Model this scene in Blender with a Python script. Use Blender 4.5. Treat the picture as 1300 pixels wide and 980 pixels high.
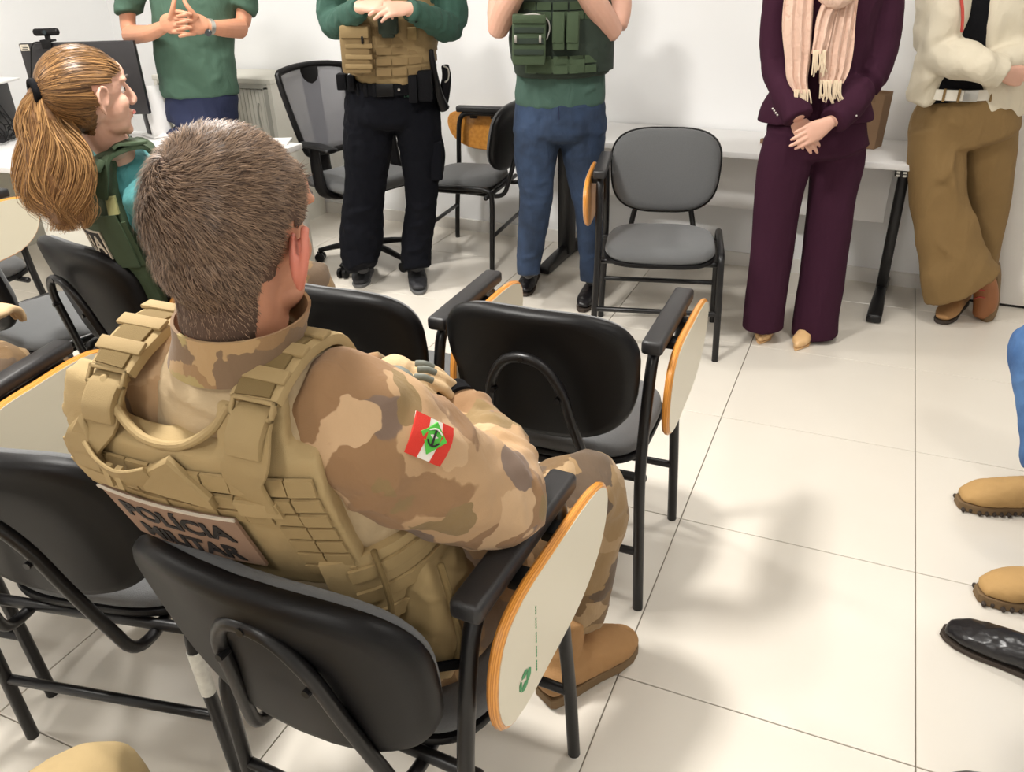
import bpy, bmesh, math, random
from mathutils import Vector, Matrix, noise
from math import sin, cos, pi, radians
for o in list(bpy.data.objects): bpy.data.objects.remove(o)
SC = bpy.context.scene
COL = SC.collection
# ---------------------------------------------------------------- camera
FPX = 1031.9
CAMP = Vector((-0.3147, -3.5072, 1.6339))
CR = Vector((0.917, 0.398, -0.026)).normalized()
CF = Vector((-0.361, 0.802, -0.475)).normalized()
CR = (CR - CF*CR.dot(CF)).normalized()
CU = CR.cross(CF).normalized()
cam_d = bpy.data.cameras.new('camera'); cam = bpy.data.objects.new('camera', cam_d); COL.objects.link(cam)
cam_d.sensor_width = 36.0; cam_d.sensor_fit = 'HORIZONTAL'; cam_d.lens = FPX/1300*36.0
cam_d.clip_start = 0.02
cam.matrix_world = Matrix(((CR.x, CU.x, -CF.x, CAMP.x), (CR.y, CU.y, -CF.y, CAMP.y), (CR.z, CU.z, -CF.z, CAMP.z), (0, 0, 0, 1)))
SC.camera = cam
# ---------------------------------------------------------------- world, lamps, exposure
wd = bpy.data.worlds.new('world'); SC.world = wd; wd.use_nodes = True
wd.node_tree.nodes['Background'].inputs[0].default_value = (0.9, 0.95, 1.0, 1)
wd.node_tree.nodes['Background'].inputs[1].default_value = 0.25
SC.view_settings.view_transform = 'Standard'; SC.view_settings.look = 'None'
SC.view_settings.gamma = 1.0; SC.view_settings.exposure = 0.56
CEIL = 2.95
LAMPS = [(-1.75, -2.2, 0.42, 0.42, 52), (-3.5, -0.7, 0.42, 0.42, 40), (-0.2, -0.6, 0.42, 0.42, 10), (1.0, -2.4, 0.42, 0.42, 10), (-3.9, -3.4, 0.42, 0.42, 16), (-1.0, -4.5, 0.42, 0.42, 12)]
for (lx, ly, sx, sy, pw) in LAMPS:
    ld = bpy.data.lights.new('ceiling_light_glow', 'AREA'); ld.shape = 'RECTANGLE'; ld.size = sx*0.8; ld.size_y = sy*0.8
    ld.energy = pw; ld.color = (1.0, 0.97, 0.92)
    lo = bpy.data.objects.new('ceiling_light_glow', ld); COL.objects.link(lo); lo.location = (lx, ly, CEIL-0.05)

# ---------------------------------------------------------------- tagging helpers
def V(*a): return Vector(a)
def link(o, parent=None):
    COL.objects.link(o)
    if parent is not None: o.parent = parent
    return o
def thing(name, label, cat, loc=(0, 0, 0), rz=0.0, group=None):
    o = bpy.data.objects.new(name, None); link(o); o.empty_display_size = 0.1
    o.location = loc; o.rotation_euler = (0, 0, rz)
    o['label'] = label; o['category'] = cat
    if group: o['group'] = group
    return o
def tag(o, label, cat, group=None):
    o['label'] = label; o['category'] = cat
    if group: o['group'] = group
    return o
def shade(me, ang=35):
    for p in me.polygons: p.use_smooth = True
    if ang:
        try: me.set_sharp_from_angle(angle=radians(ang))
        except Exception: pass
def part(name, src, mat, parent=None, ang=35, world=False, label=None):
    """src: bmesh or mesh. world=True: vertices are in world space and are moved into the root's space"""
    if isinstance(src, bmesh.types.BMesh):
        bmesh.ops.recalc_face_normals(src, faces=src.faces)
        me = bpy.data.meshes.new(name); src.to_mesh(me); src.free()
    else: me = src
    if mat is not None and len(me.materials) == 0:
        for m in (mat if isinstance(mat, (list, tuple)) else [mat]): me.materials.append(m)
    shade(me, ang)
    o = bpy.data.objects.new(name, me)
    if world and parent is not None:
        root = parent
        while root.parent: root = root.parent
        M = Matrix.Translation(root.location) @ root.rotation_euler.to_matrix().to_4x4()
        me.transform(M.inverted())
    link(o, parent)
    if label: o['label'] = label
    return o
def struct(name, src, mat, parent=None, ang=35):
    o = part(name, src, mat, parent, ang)
    if parent is None: o['kind'] = 'structure'
    return o
def dup(root, loc, rz, label, group=None):
    r = root.copy(); link(r); r.location = loc; r.rotation_euler = (0, 0, rz); r['label'] = label
    if group: r['group'] = group
    for ch in list(root.children):
        c = ch.copy(); COL.objects.link(c); c.parent = r
        for g in list(ch.children):
            d = g.copy(); COL.objects.link(d); d.parent = c
    return r
# ---------------------------------------------------------------- mesh helpers
def NB(): return bmesh.new()
def box(bm, c, s, M=None, bev=0.0, seg=2):
    t = bmesh.new()
    bmesh.ops.create_cube(t, size=1.0)
    bmesh.ops.scale(t, vec=Vector(s), verts=t.verts)
    if bev > 0: bmesh.ops.bevel(t, geom=list(t.edges), offset=bev, segments=seg, profile=0.5, affect='EDGES')
    bmesh.ops.translate(t, vec=Vector(c), verts=t.verts)
    if M is not None: bmesh.ops.transform(t, matrix=M, verts=t.verts)
    merge(bm, t)
def merge(bm, t):
    me = bpy.data.meshes.new('tmp'); t.to_mesh(me); t.free(); bm.from_mesh(me); bpy.data.meshes.remove(me)
def frame(o, z, x=None):
    z = Vector(z).normalized()
    x = Vector(x) if x is not None else (Vector((1, 0, 0)) if abs(z.x) < .9 else Vector((0, 1, 0)))
    x = (x - z*x.dot(z)).normalized(); y = z.cross(x)
    return Matrix(((x.x, y.x, z.x, o[0]), (x.y, y.y, z.y, o[1]), (x.z, y.z, z.z, o[2]), (0, 0, 0, 1)))
def spline(vals, k):
    """Catmull-Rom through a list of equal-length tuples"""
    if k <= 1 or len(vals) < 3: 
        if k <= 1: return [tuple(v) for v in vals]
    n = len(vals); out = []
    for i in range(n-1):
        p0 = vals[max(i-1, 0)]; p1 = vals[i]; p2 = vals[i+1]; p3 = vals[min(i+2, n-1)]
        for j in range(k):
            t = j/k; t2 = t*t; t3 = t2*t
            out.append(tuple(0.5*((2*b) + (-a+c)*t + (2*a-5*b+4*c-d)*t2 + (-a+3*b-3*c+d)*t3) for a, b, c, d in zip(p0, p1, p2, p3)))
    out.append(tuple(vals[-1]))
    return out
def loft(bm, pts, rad, side=(1, 0, 0), n=16, k=4, dome=(0.0, 0.0), rect=0.0):
    """tube through pts; rad: r or (a,b); a lies along side. dome: length of rounded end as share of radius"""
    rows = []
    for i, p in enumerate(pts):
        r = rad[i] if isinstance(rad, (list, tuple)) and not (len(rad) == 2 and not isinstance(rad[0], (list, tuple)) and len(pts) != 2) else rad
        if not isinstance(r, (list, tuple)): r = (r, r)
        s = side[i] if isinstance(side, list) else side
        rows.append(tuple(p)+tuple(r)+tuple(s))
    rows = spline(rows, k)
    P = [Vector(r[:3]) for r in rows]; N = len(P); rings = []
    def ring(c, a, b, A, B):
        vs = []
        for j in range(n):
            t = 2*pi*j/n; cx, cy = cos(t), sin(t)
            if rect: 
                e = 2/(2+rect*6); cx = math.copysign(abs(cx)**e, cx); cy = math.copysign(abs(cy)**e, cy)
            vs.append(bm.verts.new(c + A*(a*cx) + B*(b*cy)))
        return vs
    for i in range(N):
        t = (P[min(i+1, N-1)] - P[max(i-1, 0)])
        if t.length < 1e-9: t = Vector((0, 0, 1))
        t.normalize(); s = Vector(rows[i][5:8]); A = s - t*s.dot(t)
        if A.length < 1e-6: A = t.orthogonal()
        A.normalize(); B = t.cross(A)
        a, b = max(rows[i][3], 1e-4), max(rows[i][4], 1e-4)
        if i == 0 and dome[0] > 0:
            for q in (80, 55, 30):
                rings.append(ring(P[0] - t*(dome[0]*min(a, b)*sin(radians(q))), a*cos(radians(q)), b*cos(radians(q)), A, B))
        rings.append(ring(P[i], a, b, A, B))
        if i == N-1 and dome[1] > 0:
            for q in (30, 55, 80):
                rings.append(ring(P[-1] + t*(dome[1]*min(a, b)*sin(radians(q))), a*cos(radians(q)), b*cos(radians(q)), A, B))
    for i in range(len(rings)-1):
        for j in range(n):
            bm.faces.new((rings[i][j], rings[i][(j+1) % n], rings[i+1][(j+1) % n], rings[i+1][j]))
    bm.faces.new(list(reversed(rings[0]))); bm.faces.new(rings[-1])
def tube(bm, pts, r, n=10, k=4, dome=(0.6, 0.6)): loft(bm, pts, [(r, r)]*len(pts), (0.31, 0.77, 0.55), n, k, dome)
def cyl(bm, a, b, r, n=16, r2=None): loft(bm, [a, b], [(r, r), (r2 or r, r2 or r)], (0.31, 0.77, 0.55), n, 1)
def ell(bm, c, r, M=None, sub=3):
    t = bmesh.new(); bmesh.ops.create_icosphere(t, subdivisions=sub, radius=1.0)
    bmesh.ops.scale(t, vec=Vector(r), verts=t.verts)
    if M is not None: bmesh.ops.transform(t, matrix=M, verts=t.verts)
    bmesh.ops.translate(t, vec=Vector(c), verts=t.verts); merge(bm, t)
def extrude_poly(bm, poly, fn, t0, t1, bev=0.0):
    """poly: list of 2D points; fn(u, v, t) -> 3D; plate from t0 to t1 with chamfered rims"""
    n = len(poly); cx = sum(p[0] for p in poly)/n; cy = sum(p[1] for p in poly)/n
    def rg(t, ins):
        vs = []
        for i, p in enumerate(poly):
            a = Vector(poly[i-1]); b = Vector(poly[(i+1) % n]); d = (b-a)
            nn = Vector((d.y, -d.x)).normalized()
            if nn.dot(Vector((p[0]-cx, p[1]-cy))) < 0: nn = -nn
            vs.append(bm.verts.new(fn(p[0]-nn.x*ins, p[1]-nn.y*ins, t)))
        return vs
    if bev > 0: R = [rg(t0, bev), rg(t0+bev*(1 if t1 > t0 else -1), 0), rg(t1-bev*(1 if t1 > t0 else -1), 0), rg(t1, bev)]
    else: R = [rg(t0, 0), rg(t1, 0)]
    for a, b in zip(R[:-1], R[1:]):
        for j in range(n): bm.faces.new((a[j], a[(j+1) % n], b[(j+1) % n], b[j]))
    bm.faces.new(list(reversed(R[0]))); bm.faces.new(R[-1])
def smooth_poly(pts, k=4):
    n = len(pts); out = []
    for i in range(n):
        p0, p1, p2, p3 = pts[i-1], pts[i], pts[(i+1) % n], pts[(i+2) % n]
        for j in range(k):
            t = j/k; t2 = t*t; t3 = t2*t
            out.append(tuple(0.5*((2*b) + (-a+c)*t + (2*a-5*b+4*c-d)*t2 + (-a+3*b-3*c+d)*t3) for a, b, c, d in zip(p0, p1, p2, p3)))
    return out
def tobj(src):
    me = bpy.data.meshes.new('tmp')
    if isinstance(src, bmesh.types.BMesh):
        bmesh.ops.recalc_face_normals(src, faces=src.faces); src.to_mesh(me); src.free()
    else: me = src
    return bpy.data.objects.new('tmp', me)
def remesh(src, vox=0.008, it=6, fac=0.5):
    """union of the closed shapes in src as one smooth continuous surface"""
    o = tobj(src); COL.objects.link(o)
    m = o.modifiers.new('r', 'REMESH'); m.mode = 'VOXEL'; m.voxel_size = vox; m.use_smooth_shade = True
    if it: s = o.modifiers.new('s', 'SMOOTH'); s.factor = fac; s.iterations = it
    dg = bpy.context.evaluated_depsgraph_get()
    me = bpy.data.meshes.new_from_object(o.evaluated_get(dg))
    bpy.data.objects.remove(o); return me
def wrinkle(me, amp=0.006, sc=(9, 9, 5), seed=0.0, folds=(), fine=0.0):
    """real cloth folds: moves vertices along their normals. folds: (a, b, width, height) ridges between two points"""
    off = Vector((seed*3.1, seed*1.7, seed*2.3)); ns = [v.normal.copy() for v in me.vertices]
    for v, nn in zip(me.vertices, ns):
        p = v.co; q_ = Vector((p.x*sc[0], p.y*sc[1], p.z*sc[2])) + off
        d = 0.0
        if amp:
            a_ = noise.noise(q_); b_ = noise.noise(q_*2.1 + Vector((5, 1, 2)))
            d = amp*(1 - 2.6*abs(a_ + 0.35*b_))
        if fine: d += fine*noise.noise(q_*4.3)
        for (a, b, w, h) in folds:
            ab = b-a; L2 = ab.length_squared; t = max(0, min(1, (p-a).dot(ab)/L2)); dd = (p-(a+ab*t)).length_squared
            if dd < 9*w*w: d += h*math.exp(-dd/(w*w))*(1 - abs(2*t-1)**3)
        v.co = p + nn*d
    me.update(); return me
def joinme(name, mes):
    bm = bmesh.new()
    for m in mes: bm.from_mesh(m)
    me = bpy.data.meshes.new(name); bm.to_mesh(me); bm.free()
    for m in mes: bpy.data.meshes.remove(m)
    return me
def text_mesh(s, size, M, depth=0.001, sx=1.0, bold=0.0):
    c = bpy.data.curves.new('t', 'FONT'); c.body = s; c.size = size; c.extrude = depth; c.align_x = 'CENTER'; c.align_y = 'CENTER'; c.offset = bold
    c.resolution_u = 3
    o = bpy.data.objects.new('t', c); COL.objects.link(o)
    dg = bpy.context.evaluated_depsgraph_get(); me = bpy.data.meshes.new_from_object(o.evaluated_get(dg))
    bpy.data.objects.remove(o)
    me.transform(Matrix.Diagonal((sx, 1, 1, 1))); 
    if M is not None: me.transform(M)
    return me
# ---------------------------------------------------------------- pixel rays of the calibrated photograph -> points in the room
HH = Vector((CF.x, CF.y, 0)).normalized()
def ray(x, y): return (CF + CR*((x-650)/FPX) + CU*((490-y)/FPX))
def onz(x, y, z): d = ray(x, y); return CAMP + d*((z-CAMP.z)/d.z)
class Plane:
    """upright plane through a foot point, facing the photographer; d = metres in front of it"""
    def __init__(s, G): s.G = Vector(G); s.D = (s.G-CAMP).dot(HH)
    def q(s, x, y, d=0.0): r = ray(x, y); return CAMP + r*((s.D-d)/r.dot(HH))
    def m(s, x, y, d=0.0): return (s.q(x, y, d)-CAMP).dot(CF)/FPX       # metres per pixel there
    def ch(s, bm, spec, n=18, k=4, dome=(0.5, 0.5), ratio=0.85, rect=0.0):
        P = [s.q(c[0], c[1], c[2]) for c in spec]; R = []; S = []
        for i, c in enumerate(spec):
            a = c[3]*s.m(*c[:3]); R.append((a, a*(c[4] if len(c) > 4 else ratio)))
            t = P[min(i+1, len(P)-1)]-P[max(i-1, 0)]; v = (P[i]-CAMP)
            sd = t.cross(v)
            if S and sd.dot(Vector(S[-1])) < 0: sd = -sd
            S.append(tuple(sd.normalized()))
        loft(bm, P, R, S, n, k, dome, rect)
    def box(s, bm, x0, x1, y0, y1, d0, d1, bev=0.006):
        """cushion-like block between pixel edges, from depth d0 out to d1"""
        c = [s.q(x0, y1, d0), s.q(x1, y1, d0), s.q(x1, y0, d0), s.q(x0, y0, d0)]
        R = (c[1]-c[0]+c[2]-c[3])/2; U = (c[3]-c[0]+c[2]-c[1])/2; N = -HH
        o = (c[0]+c[1]+c[2]+c[3])/4 + N*((d1-d0)/2)
        M = frame(o, R.cross(U) if R.cross(U).dot(N) > 0 else -R.cross(U), R)
        box(bm, (0, 0, 0), (R.length, U.length, abs(d1-d0)), M, bev, 2)
# ---------------------------------------------------------------- materials
MATS = {}
def mat(name, col, rough=0.6, metal=0.0, var=0.0, vscale=8.0, bump=0.0, bscale=200.0, spec=0.5, sheen=0.0, coat=0.0, emit=None, trans=0.0, sss=0.0, folds=0.0, fscale=16):
    m = bpy.data.materials.new(name); m.use_nodes = True; nt = m.node_tree; b = nt.nodes['Principled BSDF']
    b.inputs['Base Color'].default_value = (*col, 1); b.inputs['Roughness'].default_value = rough; b.inputs['Metallic'].default_value = metal
    b.inputs['Specular IOR Level'].default_value = spec
    if sheen: b.inputs['Sheen Weight'].default_value = sheen
    if coat: b.inputs['Coat Weight'].default_value = coat
    if sss: b.inputs['Subsurface Weight'].default_value = sss; b.inputs['Subsurface Radius'].default_value = (0.01, 0.004, 0.002)
    if emit: b.inputs['Emission Color'].default_value = (*emit[:3], 1); b.inputs['Emission Strength'].default_value = emit[3]
    tc = nt.nodes.new('ShaderNodeTexCoord')
    if var:
        n = nt.nodes.new('ShaderNodeTexNoise'); n.inputs['Scale'].default_value = vscale; n.inputs['Detail'].default_value = 4
        nt.links.new(tc.outputs['Object'], n.inputs['Vector'])
        r = nt.nodes.new('ShaderNodeMix'); r.data_type = 'RGBA'
        r.inputs[6].default_value = (*[c*(1-var) for c in col], 1); r.inputs[7].default_value = (*[min(1, c*(1+var)) for c in col], 1)
        nt.links.new(n.outputs['Fac'], r.inputs[0]); nt.links.new(r.outputs[2], b.inputs['Base Color'])
    if bump:
        n2 = nt.nodes.new('ShaderNodeTexNoise'); n2.inputs['Scale'].default_value = bscale; n2.inputs['Detail'].default_value = 3
        nt.links.new(tc.outputs['Object'], n2.inputs['Vector'])
        bp = nt.nodes.new('ShaderNodeBump'); bp.inputs['Strength'].default_value = bump; bp.inputs['Distance'].default_value = 0.002
        nt.links.new(n2.outputs['Fac'], bp.inputs['Height']); nt.links.new(bp.outputs['Normal'], b.inputs['Normal'])
    if folds:                                        # soft creases of cloth
        mp = nt.nodes.new('ShaderNodeMapping'); mp.inputs['Scale'].default_value = (1.0, 1.0, 0.55); nt.links.new(tc.outputs['Object'], mp.inputs['Vector'])
        n3 = nt.nodes.new('ShaderNodeTexNoise'); n3.inputs['Scale'].default_value = fscale; n3.inputs['Detail'].default_value = 3.5; n3.inputs['Roughness'].default_value = 0.5; n3.inputs['Distortion'].default_value = 0.7
        nt.links.new(mp.outputs['Vector'], n3.inputs['Vector'])
        bp2 = nt.nodes.new('ShaderNodeBump'); bp2.inputs['Strength'].default_value = folds; bp2.inputs['Distance'].default_value = 0.02
        nt.links.new(n3.outputs['Fac'], bp2.inputs['Height'])
        if bump: nt.links.new(bp2.outputs['Normal'], bp.inputs['Normal'])
        else: nt.links.new(bp2.outputs['Normal'], b.inputs['Normal'])
    MATS[name] = m; return m
def srgb(r, g, b):
    f = lambda c: (c/255/12.92) if c/255 <= .04045 else ((c/255+.055)/1.055)**2.4
    return (f(r), f(g), f(b))
def camo(name, base, cols, scale=7.0, thr=(0.56, 0.58, 0.6), dist=0.25):
    m = mat(name, base, 0.9, bump=0.25, bscale=900, sheen=0.1, folds=0.35, fscale=15); nt = m.node_tree; b = nt.nodes['Principled BSDF']
    tc = [n for n in nt.nodes if n.type == 'TEX_COORD'][0]
    w = nt.nodes.new('ShaderNodeTexNoise'); w.inputs['Scale'].default_value = scale*2.4; w.inputs['Detail'].default_value = 3
    nt.links.new(tc.outputs['Object'], w.inputs['Vector'])
    mx = nt.nodes.new('ShaderNodeMix'); mx.data_type = 'VECTOR'; mx.inputs[0].default_value = dist*0.25
    nt.links.new(tc.outputs['Object'], mx.inputs[4]); nt.links.new(w.outputs['Color'], mx.inputs[5])
    prev = None
    for i, (c, t) in enumerate(zip(cols, thr)):
        mp = nt.nodes.new('ShaderNodeMapping'); mp.inputs['Location'].default_value = (i*7.3+1, i*3.1, i*5.7)
        nt.links.new(mx.outputs[1], mp.inputs['Vector'])
        n = nt.nodes.new('ShaderNodeTexNoise'); n.inputs['Scale'].default_value = scale*(1.0 + 0.25*i); n.inputs['Detail'].default_value = 0.6
        nt.links.new(mp.outputs['Vector'], n.inputs['Vector'])
        r = nt.nodes.new('ShaderNodeValToRGB'); r.color_ramp.elements[0].position = t; r.color_ramp.elements[1].position = t+0.006
        nt.links.new(n.outputs['Fac'], r.inputs['Fac'])
        x = nt.nodes.new('ShaderNodeMix'); x.data_type = 'RGBA'
        if prev is None: x.inputs[6].default_value = (*base, 1)
        else: nt.links.new(prev, x.inputs[6])
        x.inputs[7].default_value = (*c, 1); nt.links.new(r.outputs['Color'], x.inputs[0]); prev = x.outputs[2]
    nt.links.new(prev, b.inputs['Base Color']); return m
def strands(name, dark, light, rough=0.45):
    m = mat(name, dark, rough, spec=0.35); nt = m.node_tree; b = nt.nodes['Principled BSDF']
    g = nt.nodes.new('ShaderNodeNewGeometry'); r = nt.nodes.new('ShaderNodeValToRGB')
    r.color_ramp.elements[0].color = (*dark, 1); r.color_ramp.elements[1].color = (*light, 1)
    nt.links.new(g.outputs['Random Per Island'], r.inputs['Fac']); nt.links.new(r.outputs['Color'], b.inputs['Base Color']); return m
def wood(name, a, c):
    m = mat(name, a, 0.35, coat=0.4); nt = m.node_tree; b = nt.nodes['Principled BSDF']
    tc = [n for n in nt.nodes if n.type == 'TEX_COORD'][0]
    w = nt.nodes.new('ShaderNodeTexWave'); w.bands_direction = 'X'; w.inputs['Scale'].default_value = 95; w.inputs['Distortion'].default_value = 2.0; w.inputs['Detail Scale'].default_value = 0.6
    nt.links.new(tc.outputs['Object'], w.inputs['Vector']); r = nt.nodes.new('ShaderNodeValToRGB')
    r.color_ramp.elements[0].color = (*a, 1); r.color_ramp.elements[1].color = (*c, 1)
    nt.links.new(w.outputs['Fac'], r.inputs['Fac']); nt.links.new(r.outputs['Color'], b.inputs['Base Color']); return m
M_tile = mat('floor_tile', srgb(226, 219, 207), 0.22, var=0.035, vscale=3.5, spec=0.5, bump=0.03, bscale=60)
M_grout = mat('grout', srgb(128, 120, 108), 0.9)
M_wall = mat('wall_paint', srgb(246, 246, 246), 0.7, var=0.012, vscale=2, bump=0.05, bscale=80)
M_ceil = mat('ceiling_paint', srgb(235, 235, 233), 0.8)
M_base = mat('baseboard', srgb(236, 232, 226), 0.5)
M_door = mat('door_laminate', srgb(232, 227, 220), 0.5)
M_lamp = mat('lamp_panel', (1, 1, 1), 0.5, emit=(1, 0.97, 0.93, 5.0))
M_white = mat('white_laminate', srgb(232, 230, 228), 0.4)
M_bmetal = mat('black_metal', srgb(21, 20, 21), 0.34, spec=0.4, var=0.2, vscale=30, bump=0.08, bscale=150)
M_bplast = mat('black_plastic', srgb(13, 12, 13), 0.42, spec=0.24, bump=0.15, bscale=700)
M_pad = mat('arm_pad_rubber', srgb(38, 37, 38), 0.42, bump=0.2, bscale=500)
M_fab = mat('grey_fabric', srgb(98, 99, 100), 0.95, var=0.12, vscale=240, bump=0.5, bscale=700, sheen=0.2)
M_wood = wood('plywood_edge', srgb(196, 122, 42), srgb(226, 158, 72))
M_lam = mat('cream_laminate', srgb(222, 214, 192), 0.3, var=0.02)
M_steel = mat('bare_steel', srgb(190, 188, 182), 0.35, metal=0.9)
M_mesh = mat('grey_mesh', srgb(132, 132, 138), 0.8, bump=0.4, bscale=900)
M_mesh.node_tree.nodes['Principled BSDF'].inputs['Alpha'].default_value = 0.62
M_cab = mat('cabinet_paint', srgb(222, 219, 208), 0.5)
M_cabf = mat('cabinet_frame', srgb(176, 174, 164), 0.5)
M_scr = mat('screen_black', srgb(38, 36, 38), 0.35, bump=0.15, bscale=400)
M_skin = mat('skin_light', srgb(216, 168, 146), 0.5, sss=0.08, var=0.06, vscale=25, bump=0.1, bscale=300)
M_skin2 = mat('skin_tan', srgb(198, 140, 110), 0.5, sss=0.08, var=0.08, vscale=25, bump=0.1, bscale=300)
M_ear = mat('skin_ear', srgb(205, 124, 104), 0.5, sss=0.2, var=0.08, vscale=40)
M_eye = mat('eye_white', srgb(235, 230, 225), 0.2); M_iris = mat('iris', srgb(70, 50, 35), 0.2)
M_lip = mat('lip', srgb(190, 110, 100), 0.4)
M_camo = camo('camouflage_cloth', srgb(182, 148, 110), [srgb(146, 112, 78), srgb(122, 101, 86), srgb(196, 163, 126), srgb(138, 114, 76)], 6.5, (0.50, 0.565, 0.60, 0.64))
M_camod = camo('camouflage_trousers', srgb(150, 122, 84), [srgb(118, 92, 60), srgb(96, 78, 60), srgb(168, 140, 104)], 7.0, (0.50, 0.57, 0.62))
M_camog = camo('camouflage_collar', srgb(176, 144, 102), [srgb(150, 118, 82), srgb(124, 100, 76), srgb(166, 146, 96)], 10, (0.47, 0.55, 0.6))
M_combat = mat('tan_combat_shirt', srgb(188, 166, 132), 0.9, folds=0.4, var=0.09, vscale=14, bump=0.3, bscale=800)
M_vest = mat('coyote_nylon', srgb(176, 152, 108), 0.8, folds=0.15, var=0.06, vscale=30, bump=0.5, bscale=1100)
M_vestk = mat('khaki_brown_nylon', srgb(140, 118, 80), 0.8, var=0.08, vscale=30, bump=0.5, bscale=1100)
M_vestk2 = mat('khaki_brown_webbing', srgb(128, 106, 70), 0.8, var=0.08, vscale=30, bump=0.6, bscale=1100)
M_vest2 = mat('coyote_webbing', srgb(166, 142, 98), 0.7, var=0.05, vscale=40, bump=0.6, bscale=1400)
M_vestd = mat('coyote_lining', srgb(120, 100, 62), 0.9, bump=0.4, bscale=900)
M_patchb = mat('patch_brown', srgb(146, 118, 98), 0.8, bump=0.3, bscale=900)
M_black = mat('black_cloth', srgb(15, 15, 18), 0.88, spec=0.15, folds=0.3, var=0.15, vscale=20, bump=0.3, bscale=800)
M_ink = mat('black_print', srgb(28, 24, 24), 0.7)
M_gpants = mat('black_trousers_cloth', srgb(13, 14, 20), 0.9, spec=0.12, folds=0.45, bump=0.3, bscale=800, var=0.1)
M_polo = mat('green_polo', srgb(68, 96, 80), 0.85, folds=0.35, var=0.06, vscale=30, bump=0.3, bscale=900)
M_gsleeve = mat('green_knit', srgb(44, 78, 66), 0.85, folds=0.4, var=0.08, vscale=30, bump=0.3, bscale=900)
M_tshirt = mat('green_tshirt', srgb(58, 84, 74), 0.85, folds=0.4, bump=0.3, bscale=900)
M_gvest = mat('green_nylon', srgb(60, 76, 52), 0.8, folds=0.2, var=0.08, vscale=30, bump=0.5, bscale=1100)
M_gvestd = mat('dark_green_nylon', srgb(38, 50, 40), 0.85, bump=0.4, bscale=900)
M_navy = mat('navy_denim', srgb(28, 36, 66), 0.85, folds=0.3, bump=0.3, bscale=900)
def denim(name, a, b_, sc=10):
    m = mat(name, a, 0.85, bump=0.4, bscale=1200, folds=0.4, fscale=18); nt = m.node_tree; b = nt.nodes['Principled BSDF']; tc = [n for n in nt.nodes if n.type == 'TEX_COORD'][0]
    n = nt.nodes.new('ShaderNodeTexNoise'); n.inputs['Scale'].default_value = sc; n.inputs['Detail'].default_value = 5
    nt.links.new(tc.outputs['Object'], n.inputs['Vector']); r = nt.nodes.new('ShaderNodeValToRGB')
    r.color_ramp.elements[0].position = .35; r.color_ramp.elements[1].position = .7
    r.color_ramp.elements[0].color = (*a, 1); r.color_ramp.elements[1].color = (*b_, 1)
    nt.links.new(n.outputs['Fac'], r.inputs['Fac']); nt.links.new(r.outputs['Color'], b.inputs['Base Color']); return m
M_jean = denim('blue_denim', srgb(27, 42, 64), srgb(44, 63, 92))
M_jean2 = denim('light_blue_denim', srgb(56, 92, 144), srgb(86, 126, 178))
M_maroon = mat('maroon_suiting', srgb(58, 29, 45), 0.88, spec=0.12, folds=0.22, var=0.05, vscale=40, bump=0.2, bscale=1000)
M_scarf = mat('pink_scarf', srgb(222, 188, 168), 0.95, folds=0.5, fscale=40, var=0.06, vscale=60, bump=0.6, bscale=500)
M_scarf2 = mat('cream_fringe', srgb(226, 206, 178), 0.95)
M_jacket = mat('beige_jacket', srgb(214, 204, 182), 0.8, folds=0.35, var=0.03, vscale=20, bump=0.2, bscale=700)
M_khaki = mat('khaki_twill', srgb(130, 103, 62), 0.85, folds=0.4, var=0.05, vscale=20, bump=0.3, bscale=900)
M_belt = mat('white_leather', srgb(228, 222, 208), 0.45)
M_lblack = mat('black_leather', srgb(26, 24, 26), 0.28, bump=0.2, bscale=120)
M_tboot = mat('tan_suede', srgb(170, 128, 82), 0.8, var=0.08, vscale=20, bump=0.4, bscale=500)
M_tboot2 = mat('tan_suede_boot', srgb(186, 148, 94), 0.8, var=0.08, vscale=20, bump=0.4, bscale=500)
M_bootb = mat('brown_boot', srgb(150, 96, 56), 0.55, var=0.1, vscale=20)
M_lace = mat('red_lace', srgb(160, 62, 50), 0.8); M_lacet = mat('tan_lace', srgb(150, 122, 76), 0.8)
M_sole = mat('dark_sole', srgb(60, 50, 42), 0.8); M_solet = mat('tan_sole', srgb(120, 96, 66), 0.8)
M_nude = mat('nude_patent', srgb(226, 184, 132), 0.3)
M_sneak = mat('dark_grey_shoe', srgb(40, 40, 44), 0.6, var=0.2, vscale=40); M_sneaks = mat('grey_sole', srgb(96, 96, 96), 0.6)
M_lacew = mat('light_lace', srgb(180, 178, 172), 0.8)
M_teal = mat('teal_shirt', srgb(74, 138, 140), 0.85, folds=0.45, var=0.06, vscale=20, bump=0.3, bscale=900)
M_glove = mat('tan_glove', srgb(196, 168, 130), 0.85, bump=0.4, bscale=600); M_gloveg = mat('grey_glove_guard', srgb(104, 108, 100), 0.6)
M_hairb = strands('brown_hair', srgb(66, 49, 40), srgb(158, 130, 106)); M_scalp = mat('scalp', srgb(84, 64, 52), 0.9)
M_hairg = strands('golden_hair', srgb(84, 56, 34), srgb(206, 160, 106), 0.38); M_hairgd = strands('golden_brown_hair', srgb(74, 50, 32), srgb(168, 126, 80), 0.38)
M_core = mat('ponytail_core', srgb(112, 78, 46), 0.5, var=0.3, vscale=60, bump=0.6, bscale=120)
M_haird = mat('dark_hair', srgb(48, 36, 28), 0.6, bump=0.6, bscale=160)
M_paper = mat('kraft_paper', srgb(146, 116, 88), 0.8); M_whitep = mat('white_paper', srgb(242, 240, 236), 0.6)
M_red = mat('flag_red', srgb(214, 52, 38), 0.8, bump=0.5, bscale=900); M_flw = mat('flag_white', srgb(236, 230, 222), 0.8); M_flg = mat('flag_green', srgb(86, 190, 70), 0.8)
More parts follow.
